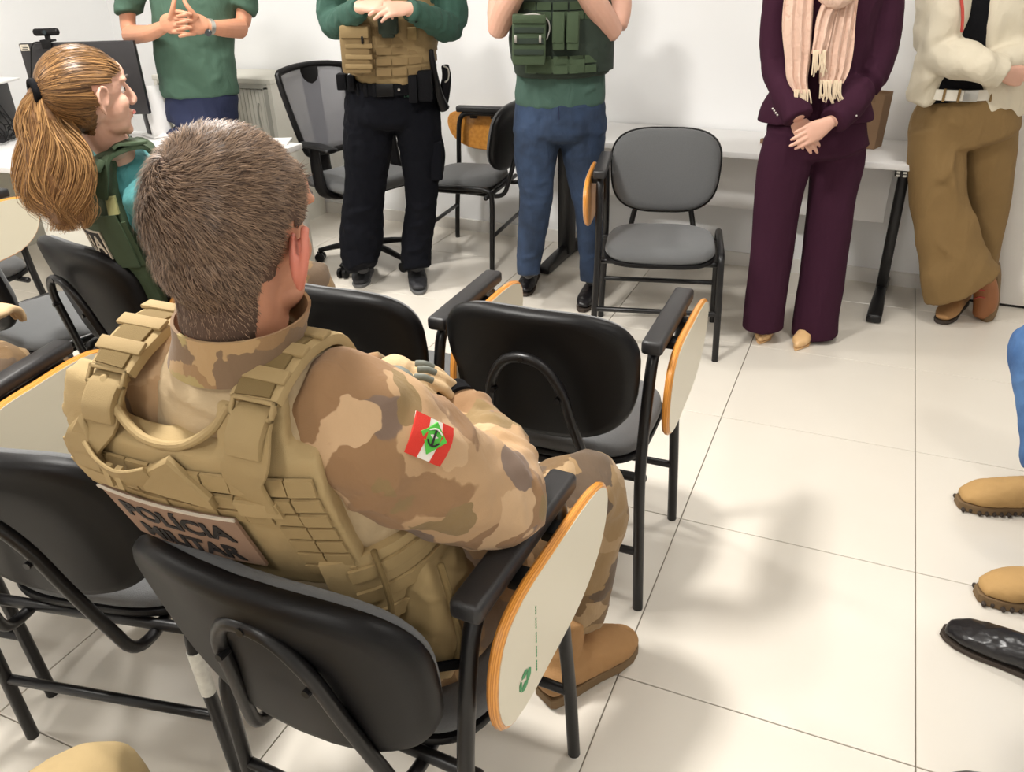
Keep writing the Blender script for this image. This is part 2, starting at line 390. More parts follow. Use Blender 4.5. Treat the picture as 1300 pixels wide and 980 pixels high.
M_tag = mat('cream_tag', srgb(205, 196, 180), 0.8); M_olive = mat('olive_tag', srgb(140, 138, 92), 0.8)
M_gprint = mat('green_print', srgb(70, 150, 96), 0.6); M_tape = mat('peeling_white_tape', srgb(235, 232, 222), 0.6, var=0.25, vscale=70)
M_watch = mat('silver_watch', srgb(210, 208, 200), 0.3, metal=0.8); M_dial = mat('watch_dial', srgb(30, 40, 44), 0.2)
M_btn = mat('silver_button', srgb(200, 196, 190), 0.3, metal=0.8); M_redl = mat('red_lanyard', srgb(190, 70, 60), 0.7)
# ---------------------------------------------------------------- the room
T = 0.69
def wy(x): return 1.206 - 0.049*(x+4.02)            # the back wall runs at a slight angle to the tiles
X0, X1, Y0 = -5.6, 2.3, -5.3
bm = NB(); box(bm, ((X0+X1)/2, (Y0+1.4)/2, -0.03), (X1-X0+.2, 1.4-Y0+.2, 0.05)); floor = struct('floor', bm, M_grout)
bm = NB(); g = 0.0032/2; box(bm, (T/2, T/2, -0.006), (T-2*g, T-2*g, 0.012), bev=0.0012, seg=1); tm = bpy.data.meshes.new('tile'); bm.to_mesh(tm); bm.free(); tm.materials.append(M_tile)
tcache = {}
def tile_mesh(w):
    if w is None: return tm
    if w not in tcache:
        b = NB(); box(b, (T/2, w/2, -0.006), (T-2*g, w-2*g, 0.012), bev=0.0012, seg=1); m = bpy.data.meshes.new('tile'); b.to_mesh(m); b.free(); m.materials.append(M_tile); tcache[w] = m
    return tcache[w]
for i in range(-9, 4):
    for j in range(-8, 2):
        o = bpy.data.objects.new('tile', tm if j < 1 else tile_mesh(0.5)); link(o, floor); o.location = (i*T, j*T, 0)
def wallbox(name, a, b, z0, z1, th, m, parent=None):
    a = Vector(a); b = Vector(b); d = (b-a).normalized(); nn = Vector((-d.y, d.x)); c = (a+b)/2 + nn*th/2
    bm = NB(); M = Matrix.Translation((c.x, c.y, (z0+z1)/2)) @ Matrix.Rotation(math.atan2(d.y, d.x), 4, 'Z')
    box(bm, (0, 0, 0), ((b-a).length, th, z1-z0), M); return struct(name, bm, m, parent)
wallbox('wall_back', (X0, wy(X0)), (X1, wy(X1)), 0, CEIL, 0.12, M_wall)
wallbox('wall_left', (X0, Y0), (X0, wy(X0)), 0, CEIL, 0.12, M_wall)
wallbox('wall_right', (X1, wy(X1)), (X1, Y0), 0, CEIL, 0.12, M_wall)
wallbox('wall_front', (X1, Y0), (X0, Y0), 0, CEIL, 0.12, M_wall)
wallbox('baseboard_back', (X0, wy(X0)-0.018), (0.14, wy(0.14)-0.018), 0, 0.075, 0.0175, M_base)
bm = NB(); box(bm, ((X0+X1)/2, (Y0+1.3)/2, CEIL+0.03), (X1-X0, 1.6-Y0, 0.06)); struct('ceiling', bm, M_ceil)
# door leaf at the right end, standing proud of the wall with a dark gap under it
bm = NB(); a = Vector((0.14, 0.925)); d = Vector((1, -0.049)).normalized(); M = Matrix.Translation((0.14, 0.885, 0)) @ Matrix.Rotation(-0.049, 4, 'Z')
box(bm, (0.55, 0.022, 1.06), (1.1, 0.04, 2.09), M, 0.003); door = struct('door_1', bm, M_door)
bm = NB(); box(bm, (0.55, 0.05, 1.07), (1.2, 0.02, 2.14), M, 0.002); part('door_frame', bm, M_base, door)
bm = NB(); box(bm, (0.55, 0.028, 0.007), (1.1, 0.03, 0.013), M); part('door_gap_shade', bm, M_ink, door)  # black strip filling the gap under the leaf, stands in for its shade
bm = NB(); cyl(bm, M @ V(1.02, 0.0, 1.0), M @ V(1.02, -0.05, 1.0), 0.012); cyl(bm, M @ V(1.03, -0.05, 1.0), M @ V(0.9, -0.05, 1.0), 0.009); part('door_handle', bm, M_steel, door)
# ceiling lights
gl = 'square ceiling light panels'
for n_, (lx, ly, sx, sy, pw) in enumerate(LAMPS):
    t = thing('ceiling_light', 'square white light panel recessed in the ceiling, out of the picture', 'ceiling light', (lx, ly, CEIL-0.02), 0, gl)
    b = NB(); box(b, (0, 0, 0.005), (sx+.04, sy+.04, 0.03), None, 0.004); part('frame', b, M_base, t)
    b = NB(); box(b, (0, 0, -0.013), (sx, sy, 0.008)); part('diffuser', b, M_lamp, t)
# ---------------------------------------------------------------- long white table by the back wall
tb = thing('white_table', 'long white table with black T-shaped legs along the back wall', 'table', (-1.1, 0.8, 0))
A0 = -math.atan(0.049)
MT = Matrix.Rotation(A0, 4, 'Z')
def tbx(bm, c, s, bev=0.0): box(bm, c, s, MT, bev)
b = NB(); tbx(b, (0.015, -0.012, 0.732), (1.89, 0.52, 0.028), 0.004); part('tabletop', b, M_white, tb)
b = NB(); tbx(b, (0.03, 0.06, 0.535), (1.7, 0.018, 0.30), 0.002); part('modesty_panel', b, M_white, tb)
for sx in (-0.80, 0.93):
    b = NB(); tbx(b, (sx, 0.02, 0.365), (0.05 if sx > 0 else 0.075, 0.055 if sx > 0 else 0.10, 0.67), 0.008); lg = part('leg', b, M_bmetal, tb)
    b = NB(); loft(b, [MT @ V(sx, -0.31, 0.025), MT @ V(sx, -0.22, 0.032), MT @ V(sx, 0.0, 0.042), MT @ V(sx, 0.18, 0.032), MT @ V(sx, 0.26, 0.025)], [(0.034, 0.02), (0.034, 0.028), (0.026, 0.038), (0.03, 0.028), (0.03, 0.02)], (1, 0, 0), 14, 4, (0.5, 0.5), 0.5); part('foot', b, M_bmetal, lg)
    b = NB(); tbx(b, (sx, -0.02, 0.705), (0.05, 0.40, 0.022), 0.004); part('bracket', b, M_bmetal, lg)
b = NB(); tbx(b, (0.94, -0.235, 0.705), (0.09, 0.05, 0.03), 0.005); cl = part('corner_clamp', b, M_bmetal, tb)
for i in range(3):
    for j in range(2):
        b = NB(); tbx(b, (0.91+i*0.028, -0.2615, 0.708-j*0.014), (0.014, 0.003, 0.009)); part('rivet', b, M_steel, cl)
# paper bag, tape ring and a cable on the table
bag = thing('paper_bag', 'brown kraft paper bag standing on the white table behind the maroon suit', 'bag', (-0.37, 0.82, 0.747), radians(-18))
b = NB()
W, D_, H = 0.075, 0.05, 0.25
ov = [b.verts.new(v) for v in [(-W*.9, -D_, 0), (W*.9, -D_, 0), (W*.9, D_, 0), (-W*.9, D_, 0), (-W, -D_*1.05, H), (W, -D_*1.05, H), (W, D_*1.05, H), (-W, D_*1.05, H), (-W*.98, -D_, H-.003), (W*.98, -D_, H-.003), (W*.98, D_, H-.003), (-W*.98, D_, H-.003), (-W*.88, -D_*.97, .004), (W*.88, -D_*.97, .004), (W*.88, D_*.97, .004), (-W*.88, D_*.97, .004)]]
for f in [(0, 3, 2, 1), (12, 13, 14, 15)] + [(i, (i+1) % 4, 4+(i+1) % 4, 4+i) for i in range(4)] + [(4+i, 4+(i+1) % 4, 8+(i+1) % 4, 8+i) for i in range(4)] + [(8+i, 8+(i+1) % 4, 12+(i+1) % 4, 12+i) for i in range(4)]: b.faces.new([ov[i] for i in f])
part('bag_body', b, M_paper, bag)
b = NB(); tube(b, [V(-.03, -.052, .21), V(-.025, -.056, .27), V(.0, -.057, .285), V(.025, -.056, .27), V(.03, -.052, .21)], .0025); part('handle', b, M_paper, bag)
rg = NB()
for (z0, z1, r0, r1) in ((0, .016, .036, .036), ): 
    n = 28; R = []
    for (r, z) in ((.030, 0), (.036, 0), (.036, .018), (.030, .018)): R.append([rg.verts.new((r*cos(2*pi*i/n)*1.3, r*sin(2*pi*i/n), z)) for i in range(n)])
    for k_ in range(4):
        for i in range(n): rg.faces.new((R[k_][i], R[k_][(i+1) % n], R[(k_+1) % 4][(i+1) % n], R[(k_+1) % 4][i]))
o = part('tape_ring', rg, M_paper); o.location = (-0.80, 0.76, 0.747); tag(o, 'flat brown paper ring lying on the white table left of the maroon trousers', 'tape')
b = NB(); tube(b, [V(-0.265, 0.80, 0.741), V(-.235, .84, 0.742), V(-.2, .83, 0.742), V(-.18, .85, 0.741), V(-.215, .87, 0.741)], .0035); o = part('cable', b, M_whitep); tag(o, 'short white cable lying on the table beside the paper bag', 'cable')
# ---------------------------------------------------------------- desks and things at the left
def desk(name, label, x0, x1, y0, y1):
    t = thing(name, label, 'desk', ((x0+x1)/2, (y0+y1)/2, 0)); w, d = x1-x0, y1-y0
    b = NB(); box(b, (0, 0, .725), (w, d, .03), None, .004); part('desktop', b, M_white, t)
    for s in (-1, 1): b = NB(); box(b, (s*(w/2-.02), 0, .355), (.03, d-.06, .71), None, .002); part('side_panel', b, M_cab, t)
    b = NB(); box(b, (0, d/2-.12, .46), (w-.08, .018, .48)); part('modesty_panel', b, M_cab, t); return t
desk('white_desk', 'white desk between the ponytailed officer and the man in the green polo', -4.1, -3.13, -0.42, 0.11)
desk('return_desk', 'white desk at the left edge under the black monitor', -5.3, -4.105, -0.80, 0.11)
cb = thing('roller_cabinet', 'low cream cabinet with shutter front and grey frame beside the back wall', 'cabinet', (-4.31, 0.975, 0))
b = NB(); box(b, (0, 0, .935), (.97, .40, .03), None, .004); part('cabinet_top', b, M_cab, cb)
b = NB(); box(b, (0.465, 0, .46), (.03, .39, .92)); box(b, (-0.465, 0, .46), (.03, .39, .92)); box(b, (0, .17, .46), (.9, .02, .92)); part('carcass', b, M_cab, cb)
b = NB(); box(b, (0, -.19, .905), (.90, .015, .03)); box(b, (.435, -.19, .46), (.03, .015, .88)); box(b, (-.435, -.19, .46), (.03, .015, .88)); part('front_frame', b, M_cabf, cb)
for i in range(28): b = NB(); box(b, (-.405+i*.03, -.17, .455), (.028, .012, .86), None, .003, 1); part('shutter_slat', b, M_cab, cb)
b = NB(); tube(b, [V(.36, -.19, .80), V(.365, -.215, 0.74), V(.375, -.21, .60), V(.375, -.19, .5)], .006); part('handle', b, M_cabf, cb)
# papers
o = None
b = NB(); box(b, (0, 0, 0), (.21, .14, .012), Matrix.Rotation(radians(25), 4, 'Z'), .002); o = part('paper_stack', b, M_whitep); o.location = (-3.30, 0.06, 0.747); tag(o, 'small white stack of paper at the right end of the white desk', 'papers')
# monitor
mo = thing('monitor', 'large black monitor with a pale sticker on its corner, seen from behind', 'monitor', (-4.24, -0.20, .741), radians(24))
b = NB(); box(b, (0, 0, .33), (.60, .035, .37), None, .006); part('housing', b, M_scr, mo)
b = NB(); box(b, (0, .018, .33), (.57, .004, .34)); part('screen', b, M_bplast, mo)
b = NB(); box(b, (0, -.02, .1), (.06, .02, .24), None, .005); box(b, (0, 0, .0075), (.26, .18, .015), None, .004); part('stand', b, M_bplast, mo)
b = NB(); box(b, (-.27, -.0185, .495), (.045, .002, .03)); part('sticker', b, M_tag, mo)
for k_ in range(3): b = NB(); box(b, (-.27+.004*(k_ % 2), -.0202, .503-.008*k_), (.028, .0008, .0035)); part('sticker_print', b, M_ink, mo)
wc = thing('webcam', 'black webcam clipped on top of the black monitor', 'webcam', (-4.37, -0.262, 1.262), radians(24))
b = NB(); loft(b, [V(-.055, 0, .045), V(.055, 0, .045)], [(.018, .018)]*2, (0, 1, 0), 16, 1, (.7, .7)); part('camera_body', b, M_bplast, wc)
b = NB(); box(b, (0, 0, .018), (.02, .02, .025)); box(b, (0, -.005, .004), (.06, .06, .012), None, .003); box(b, (0, -.03, -.015), (.05, .012, .04), None, .003); part('clip', b, M_bplast, wc)
b = NB(); cyl(b, V(0, -.017, .045), V(0, -.021, .045), .011); part('lens', b, M_dial, wc)
b = NB(); tube(b, [V(-.02, -.03, .0), V(-.07, -.04, -.01), V(-.10, -.045, -.10), V(-.135, -.045, -.22), V(-.14, -.05, -.33), V(-.16, -.03, -.5), V(-.14, .0, -.515)], .0035); part('cable', b, M_bplast, wc)
# white slanted stand and dark strip right of the woman's face
t = thing('tablet_stand', 'narrow dark panel with a white side strip leaning upright on the white desk', 'stand', (-4.07, 0.05, .741), radians(-20))
Ms = Matrix.Rotation(radians(-6), 4, 'Y')
b = NB(); box(b, (-.02, 0, .13), (.055, .10, .25), Ms, .004); part('dark_panel', b, M_scr, t)
b = NB(); box(b, (.035, 0, .13), (.022, .11, .27), Ms, .004); part('white_strip', b, M_white, t)
b = NB(); box(b, (0, 0, .006), (.16, .14, .012), None, .003); part('base', b, M_white, t)
# black computer tower with cables, left edge
t = thing('computer_tower', 'black computer tower with tangled cables at the far left', 'computer', (-4.93, -0.38, .741), radians(20))
b = NB(); box(b, (0, 0, .15), (.22, .34, .30), None, .006); part('case', b, M_scr, t)
b = NB(); box(b, (0, .0, .315), (.30, .40, .012), Matrix.Rotation(0.05, 4, 'Y'), .003); part('top_cover', b, M_white, t)
random.seed(4)
for k_ in range(9):
    b = NB(); z = .10+.02*random.random(); p = [V(.112, -.16+.025*k_, .14+.05*random.random())]
    for j in range(4): p.append(V(.14+.05*random.random(), -.16+.025*k_+.06*(random.random()-.5), .10-.028*j+.02*random.random()))
    p.append(V(.13, -.13+.03*k_, .006)); tube(b, p, .0035, 8); part('cable', b, M_bplast, t)
# ---------------------------------------------------------------- chairs with writing tablets
def se(t, a, b, e): c, s = cos(t), sin(t); return (a*math.copysign(abs(c)**(2/e), c), b*math.copysign(abs(s)**(2/e), s))
def cushion(bm, a, b, e, prof, fn, n=48, taper=0.0):
    """rings of a superellipse; prof: list of (scale, height); fn maps (x, y, h) to 3D"""
    R = []
    for (s, h) in prof:
        vs = []
        for i in range(n):
            x, y = se(2*pi*i/n, a*s, b*s, e); x *= 1 - taper*(y/b)
            vs.append(bm.verts.new(fn(x, y, h)))
        R.append(vs)
    for p_, q_ in zip(R[:-1], R[1:]):
        for j in range(n): bm.faces.new((p_[j], p_[(j+1) % n], q_[(j+1) % n], q_[j]))
    c0 = bm.verts.new(fn(0, 0, prof[0][1])); c1 = bm.verts.new(fn(0, 0, prof[-1][1]))
    for j in range(n): bm.faces.new((c0, R[0][(j+1) % n], R[0][j])); bm.faces.new((c1, R[-1][j], R[-1][(j+1) % n]))
TILT = radians(13)
def backfn(x, y, h):                                 # x across, y up the back, h towards the sitter
    f = h + 0.75*x*x; return V(x, -0.272 - y*sin(TILT) + f*cos(TILT), 0.717 + y*cos(TILT) + f*sin(TILT))
def seatfn(x, y, h): return V(x, 0.02 + y, 0.445 + h - 0.5*max(0, y-0.14)**1.5 - 0.10*x*x)
TAB = smooth_poly([(.235, .755), (.15, .782), (0, .785), (-.13, .782), (-.20, .745), (-.225, .66), (-.205, .575), (-.135, .545), (0, .55), (.12, .565), (.21, .615), (.25, .69)], 3)
def make_chair(label):
    t = thing('tablet_chair', label, 'chair', group=CG)
    # legs (each its own), arch under the arm pad on the right, low rail on the left
    for sx in (1, -1):
        top = .745 if sx > 0 else .45
        if sx > 0:
            b = NB(); tube(b, [V(.272, -.215, 0), V(.266, -.222, .22), V(.260, -.228, .44), V(.260, -.21, .60), V(.262, -.19, .72), V(.262, -.165, .762), V(.262, -.12, .772)], .0145, 12, 4, (.3, .3)); lg = part('leg', b, M_bmetal, t)
            b = NB(); tube(b, [V(.272, .215, 0), V(.266, .20, .22), V(.260, .175, .44), V(.260, .165, .62), V(.262, .155, .72), V(.262, .13, .762), V(.262, .085, .772)], .0145, 12, 4, (.3, .3)); part('leg', b, M_bmetal, t)
            b = NB(); tube(b, [V(.262, -.122, .772), V(.262, .087, .772)], .0145, 12, 1); part('arm_rail', b, M_bmetal, t)
        else:
            b = NB(); tube(b, [V(-.272, -.215, 0), V(-.266, -.222, .22), V(-.260, -.226, .40), V(-.259, -.21, .452), V(-.259, -.165, .468)], .0145, 12, 4, (.3, .3)); part('leg', b, M_bmetal, t)
            b = NB(); tube(b, [V(-.272, .215, 0), V(-.266, .20, .22), V(-.260, .178, .40), V(-.259, .165, .452), V(-.259, .12, .468)], .0145, 12, 4, (.3, .3)); part('leg', b, M_bmetal, t)
            b = NB(); tube(b, [V(-.259, -.167, .468), V(-.259, .122, .468)], .0145, 12, 1); part('side_rail', b, M_bmetal, t)
    for (y, z, r, nm) in ((-.19, .418, .0125, 'seat_bar'), (.14, .418, .0125, 'seat_bar'), (-.22, .20, .0115, 'stretcher'), (.20, .215, .0115, 'stretcher')):
        b = NB(); tube(b, [V(-.262, y, z), V(.262, y, z)], r, 12, 1); part(nm, b, M_bmetal, t)
    b = NB(); tube(b, [V(-.13, .02, .412), V(-.15, -.13, .41), V(-.155, -.215, .405), V(-.150, -.262, .425), V(-.138, -.285, .49), V(-.108, -.318, .62), V(-.088, -.342, .72), V(-.05, -.356, .785), V(0, -.360, .803), V(.05, -.356, .785), V(.088, -.342, .72), V(.108, -.318, .62), V(.138, -.285, .49), V(.150, -.262, .425), V(.155, -.215, .405), V(.15, -.13, .41), V(.13, .02, .412)], .0125, 12, 4); ub = part('back_support', b, M_bmetal, t)
    for (x, z, y) in ((-.082, .70, -.348), (.082, .70, -.348), (0, .803, -.366)):
        b = NB(); cyl(b, V(x, y+.012, z), V(x, y-.008, z), .007, 10); part('bolt', b, M_bmetal, ub)
    b = NB(); cushion(b, .246, .190, 3.1, [(.86, -.026), (.95, -.024), (.985, -.018), (1.0, -.008), (1.0, .004), (.985, .010)], backfn, taper=-.05); sh = part('backrest_shell', b, M_bplast, t, 50)
    b = NB(); cushion(b, .238, .182, 3.1, [(.97, .004), (1.0, .014), (.985, .026), (.93, .036), (.8, .043), (.5, .045)], backfn, taper=-.05); part('backrest', b, M_fab, t, 60)
    b = NB(); cushion(b, .242, .222, 3.6, [(.93, -.016), (.99, -.008), (1.0, .004), (.99, .008)], seatfn); part('seat_tray', b, M_bplast, t, 50)
    b = NB(); cushion(b, .238, .218, 3.4, [(.97, .006), (1.0, .018), (.985, .036), (.94, .048), (.8, .056), (.5, .060)], seatfn); part('seat', b, M_fab, t, 60)
    b = NB(); box(b, (.264, -.02, .796), (.052, .375, .036), None, .010, 3); part('arm_pad', b, M_pad, t)
    b = NB(); extrude_poly(b, TAB, lambda u, v, s: V(s, u, v), .302, .320, .005); tb_ = part('writing_tablet', b, M_wood, t)
    b = NB(); extrude_poly(b, [(u*.965+.0005, (v-.667)*.95+.667) for u, v in TAB], lambda u, v, s: V(s, u, v), .3195, .3212); part('laminate', b, M_lam, tb_)
    for y in (-.06, .07): b = NB(); box(b, (.286, y, .752), (.034, .04, .022), None, .003); part('hinge', b, M_bmetal, tb_)
    return t
CG = 'black tablet-arm classroom chairs'
CHAIRS = [
 ('empty black tablet-arm chair in the middle, back to us, beyond the camouflaged officer', (-.985, -1.61), 1.0),
 ('black tablet-arm chair the camouflaged officer sits on, nearest to us', (-.998, -2.53), -2.5),
 ('empty black chair without writing arm, peeling white tape on a leg, lower left', (-1.705, -2.51), 11.0),
 ('black tablet-arm chair hidden behind the camouflaged officer head, grey seat showing right', (-1.53, -1.66), 1.0),
 ('black tablet-arm chair the ponytailed officer sits on', (-2.40, -1.62), -12.0),
 ('black chair without writing arm at the left edge, grey seat showing, left of the ponytail', (-2.98, -1.66), -12.0),
 ('empty grey tablet-arm chair facing us in front of the white table', (-1.122, -.066), 192.7),
 ('grey tablet-arm chair turned sideways behind the man in jeans', (-2.45, .73), 95.0),
 ('tablet-arm chair at the left edge under the bent arm of the half-hidden officer', (-2.30, -2.50), 10.0),
 ('tablet-arm chair far left whose cream writing tablet shows beside the ponytail', (-3.85, -1.45), 0.0),
 ('tablet-arm chair past the right edge, under the person in light jeans', (.82, -1.12), 84.0),
 ('tablet-arm chair past the right edge, under the person with the black dress shoes', (.90, -1.90), 90.0),
 ('tablet-arm chair beside the photographer, under the person whose knee shows lower left', (-1.38, -3.62), -4.0)]
ch0 = make_chair(CHAIRS[0][0])
chairs = []
for i, (lb, (x, y), rz) in enumerate(CHAIRS):
    c = ch0 if i == 0 else dup(ch0, (x, y, 0), radians(rz), lb, CG)
    if i == 0: c.location = (x, y, 0); c.rotation_euler = (0, 0, radians(rz))
    chairs.append(c)
# two chairs have no writing arm: plain low rails on both sides
def mirrored(me):
    m = me.copy(); m.transform(Matrix.Diagonal((-1, 1, 1, 1))); m.flip_normals(); return m
mir = {}
for c2 in (chairs[2], chairs[5]):
    low = [o for o in c2.children if o.name.split('.')[0] == 'leg' and max(v.co.z for v in o.data.vertices) < .6]
    high = [o for o in c2.children if o.name.split('.')[0] == 'leg' and o not in low]
    high.sort(key=lambda o: min(v.co.y for v in o.data.vertices)); low.sort(key=lambda o: min(v.co.y for v in o.data.vertices))
    for h, l in zip(high, low):
        if l.data.name not in mir: mir[l.data.name] = mirrored(l.data)
        h.data = mir[l.data.name]
    for o in list(c2.children):
        nm = o.name.split('.')[0]
        if nm in ('arm_pad', 'writing_tablet'):
            for g_ in list(o.children): bpy.data.objects.remove(g_)
            bpy.data.objects.remove(o)
        elif nm == 'arm_rail': o.data = mirrored([k for k in c2.children if k.name.split('.')[0] == 'side_rail'][0].data); o.name = 'side_rail'
# the back of the nearest chair leans out a little under the sitter
for o in chairs[1].children:
    if o.name.split('.')[0] in ('backrest_shell', 'backrest'): o.scale = (1.10, 1.0, 1.03); o.location = (-.018, -.038, -.050)
def child(c, nm): return [o for o in c.children if o.name.split('.')[0] == nm][0]
# faint green print on the nearest writing tablet
tabn = child(chairs[1], 'writing_tablet')
b = NB()
for (u, v, a_, b_) in ((-.13, .60, .014, .010), (-.115, .612, .010, .014), (-.13, .625, .012, .008), (-.145, .612, .006, .012)): ell(b, (.3216, u, v), (.0008, a_, b_), None, 1)
part('print_mark', b, M_gprint, tabn, label='small green leaf-like print')
b = NB(); random.seed(2)
for k_ in range(24): box(b, (.3216, -.085+.0012*k_*0, .585+k_*.0062), (.0008, .003 if k_ % 5 else .0, .0042 if k_ % 5 else 0.0001))
part('print_line', b, M_gprint, tabn, label='thin line of green print')
# peeling white tape on the front leg of the empty left chair
b = NB(); tube(b, [V(.261, -.2275, .40), V(.264, -.2245, .28)], .0158, 12, 3, (0, 0)); part('tape_wrap', b, M_tape, child(chairs[2], 'leg'), label='peeling white tape')
# ---------------------------------------------------------------- black mesh office chair
oc = thing('office_chair', 'black mesh-back swivel office chair behind the man in black trousers', 'chair', (-2.98, .40, 0), radians(-108))
b = NB(); box(b, (0, .02, .50), (.48, .46, .07), None, .03, 4); part('seat', b, M_fab, oc)
b = NB(); box(b, (0, .0, .455), (.40, .36, .03), None, .01); box(b, (0, 0, .43), (.16, .2, .05), None, .01); part('seat_pan', b, M_bplast, oc)
def obk(x, y, h): return V(x, -.27 - (y)*.22 + h + .55*x*x, .62 + y)
fr = [(-.225, .40), (-.19, .445), (0, .46), (.19, .445), (.225, .40), (.195, .16), (.165, .03), (.12, .0), (-.12, .0), (-.165, .03), (-.195, .16)]
pts = [obk(x, y, 0) for x, y in smooth_poly(fr, 3)]
b = NB(); n = len(pts)
tube(b, pts+[pts[0]], .017, 10, 1, (0, 0)); part('back_frame', b, M_bplast, oc)
b = NB(); lx = [(-.1, 0), (-.2, .2), (-.225, .5), (-.19, .535)]
rows = []
for j in range(13):
    y = .01+.435*j/12; w = .135+.085*min(1, j/9)**.8; rows.append([b.verts.new(obk(w*(i/5-1), y, .0)) for i in range(11)])
for j in range(12):
    for i in range(10): b.faces.new((rows[j][i], rows[j][i+1], rows[j+1][i+1], rows[j+1][i]))
mm = part('back_mesh', b, M_mesh, oc)
sol = mm.modifiers.new('t', 'SOLIDIFY'); sol.thickness = .003
b = NB(); loft(b, [V(.0, -.1, .43), V(0, -.27, .44), V(0, -.33, .52), V(0, -.33, .70), V(0, -.345, .85), V(0, -.36, 1.07)], [(.03, .02), (.035, .02), (.045, .015), (.05, .01), (.055, .008), (.06, .008)], (1, 0, 0), 12); part('spine', b, M_bplast, oc)
for s in (-1, 1):
    b = NB(); loft(b, [V(s*.27, -.14, .715), V(s*.275, .0, .72), V(s*.27, .13, .712)], [(.04, .014), (.045, .016), (.04, .014)], (1, 0, 0), 14, 4, (.8, .8)); ar = part('armrest', b, M_bplast, oc)
    b = NB(); loft(b, [V(s*.27, -.03, .71), V(s*.275, -.02, .58), V(s*.265, .0, .47), V(s*.16, .0, .43)], [(.018, .04), (.022, .045), (.025, .045), (.02, .04)], (1, 0, 0), 12); part('arm_post', b, M_bplast, ar)
b = NB(); cyl(b, V(0, 0, .07), V(0, 0, .43), .026); cyl(b, V(0, 0, .06), V(0, 0, .13), .04); part('gas_lift', b, M_bplast, oc)
for k_ in range(5):
    a = 2*pi*k_/5+.35; d = V(cos(a), sin(a), 0)
    b = NB(); loft(b, [d*.02+V(0, 0, .11), d*.15+V(0, 0, .10), d*.30+V(0, 0, .07)], [(.028, .022), (.024, .018), (.018, .012)], tuple(V(0, 0, 1).cross(d)), 10, 3, (0, .6)); lg = part('base_leg', b, M_bplast, oc)
    s_ = V(0, 0, 1).cross(d)
    b = NB()
    for e in (-1, 1): c_ = d*.30+V(0, 0, .028)+s_*.017*e; cyl(b, c_-s_*.009, c_+s_*.009, .028, 18)
    box(b, d*.30+V(0, 0, .045), (.03, .03, .03), None, .006); part('caster', b, M_bplast, lg)
# ---------------------------------------------------------------- people: shared builders
def v3(p): return p if isinstance(p, Vector) else Vector(p)
def hand(bm, w, F, Np, side=1, curl=(.3, .35, .4, .45), s=1.08, thumb=(0.6, 0.35), spread=0.05, fat=1.0, tb=0.3):
    """palm, four separate fingers with knuckle bends, thumb from the palm's side. w wrist, F towards fingers, Np out of the palm, side=+1: thumb on F x Np side"""
    F = v3(F).normalized(); Np = v3(Np); Np = (Np-F*Np.dot(F)).normalized(); L = F.cross(Np)*side
    s_ = s
    P = lambda f, l, n: w + (F*f + L*l + Np*n)*s_
    loft(bm, [P(-.02, 0, 0), P(.01, .002, 0), P(.045, .003, .002), P(.078, .002, .002), P(.092, 0, .002)], [(.026*s_, .019*s_), (.032*s_, .018*s_), (.041*s_, .016*s_), (.042*s_, .0145*s_), (.038*s_, .011*s_)], tuple(L), 16, 3, (.4, .5))
    ell(bm, P(.03, .026, .008), (.017*s_, .02*s_, .014*s_), None, 2)
    for i, (l, ln, r) in enumerate(((.031, .074, .0087), (.0105, .083, .009), (-.0105, .077, .0086), (-.030, .060, .0076))):
        c = curl[i]; p = P(.084 - .006*abs(i-1), l, 0); d = (F + L*(spread*(1.5-i)*.6)).normalized(); pts = [p - d*.015*s_, p]; a = 0
        for seg, k_ in ((.46, .8), (.29, 1.15), (.25, .8)):
            a += c*k_; dd = d*cos(a) + Np*sin(a); pts.append(pts[-1] + dd*ln*seg*s_)
        r = r*s_*fat; loft(bm, pts, [(r*1.05, r*1.05), (r*1.08, r*1.1), (r*.98, r*.98), (r*.92, r*.9), (r*.72, r*.68)], tuple(L), 10, 3, (.3, .9))
    t0, t1 = thumb
    d1 = (F*cos(t0) + L*sin(t0) + Np*.25).normalized(); d2 = (F*cos(t0-t1) + L*sin(t0-t1) + Np*(.25+tb)).normalized()
    p = P(.018, .024, .004); a_ = p + d1*.042*s_; b_ = a_ + d2*.034*s_; c_ = b_ + d2*.026*s_
    loft(bm, [p-d1*.01*s_, p, a_, b_, c_], [(.012*s_*fat, .013*s_*fat), (.0135*s_*fat, .014*s_*fat), (.0112*s_*fat, .0112*s_*fat), (.0105*s_*fat, .010*s_*fat), (.0078*s_*fat, .007*s_*fat)], tuple(Np), 10, 3, (.3, .9))
def nails(bm, *a): pass
def headM(c, fwd, up=(0, 0, 1), s=1.08):
    up = v3(up); f = v3(fwd); f = (f - up.normalized()*f.dot(up.normalized())).normalized(); u = up.normalized(); r = f.cross(u)
    return Matrix(((r.x*s, f.x*s, u.x*s, c[0]), (r.y*s, f.y*s, u.y*s, c[1]), (r.z*s, f.z*s, u.z*s, c[2]), (0, 0, 0, 1)))
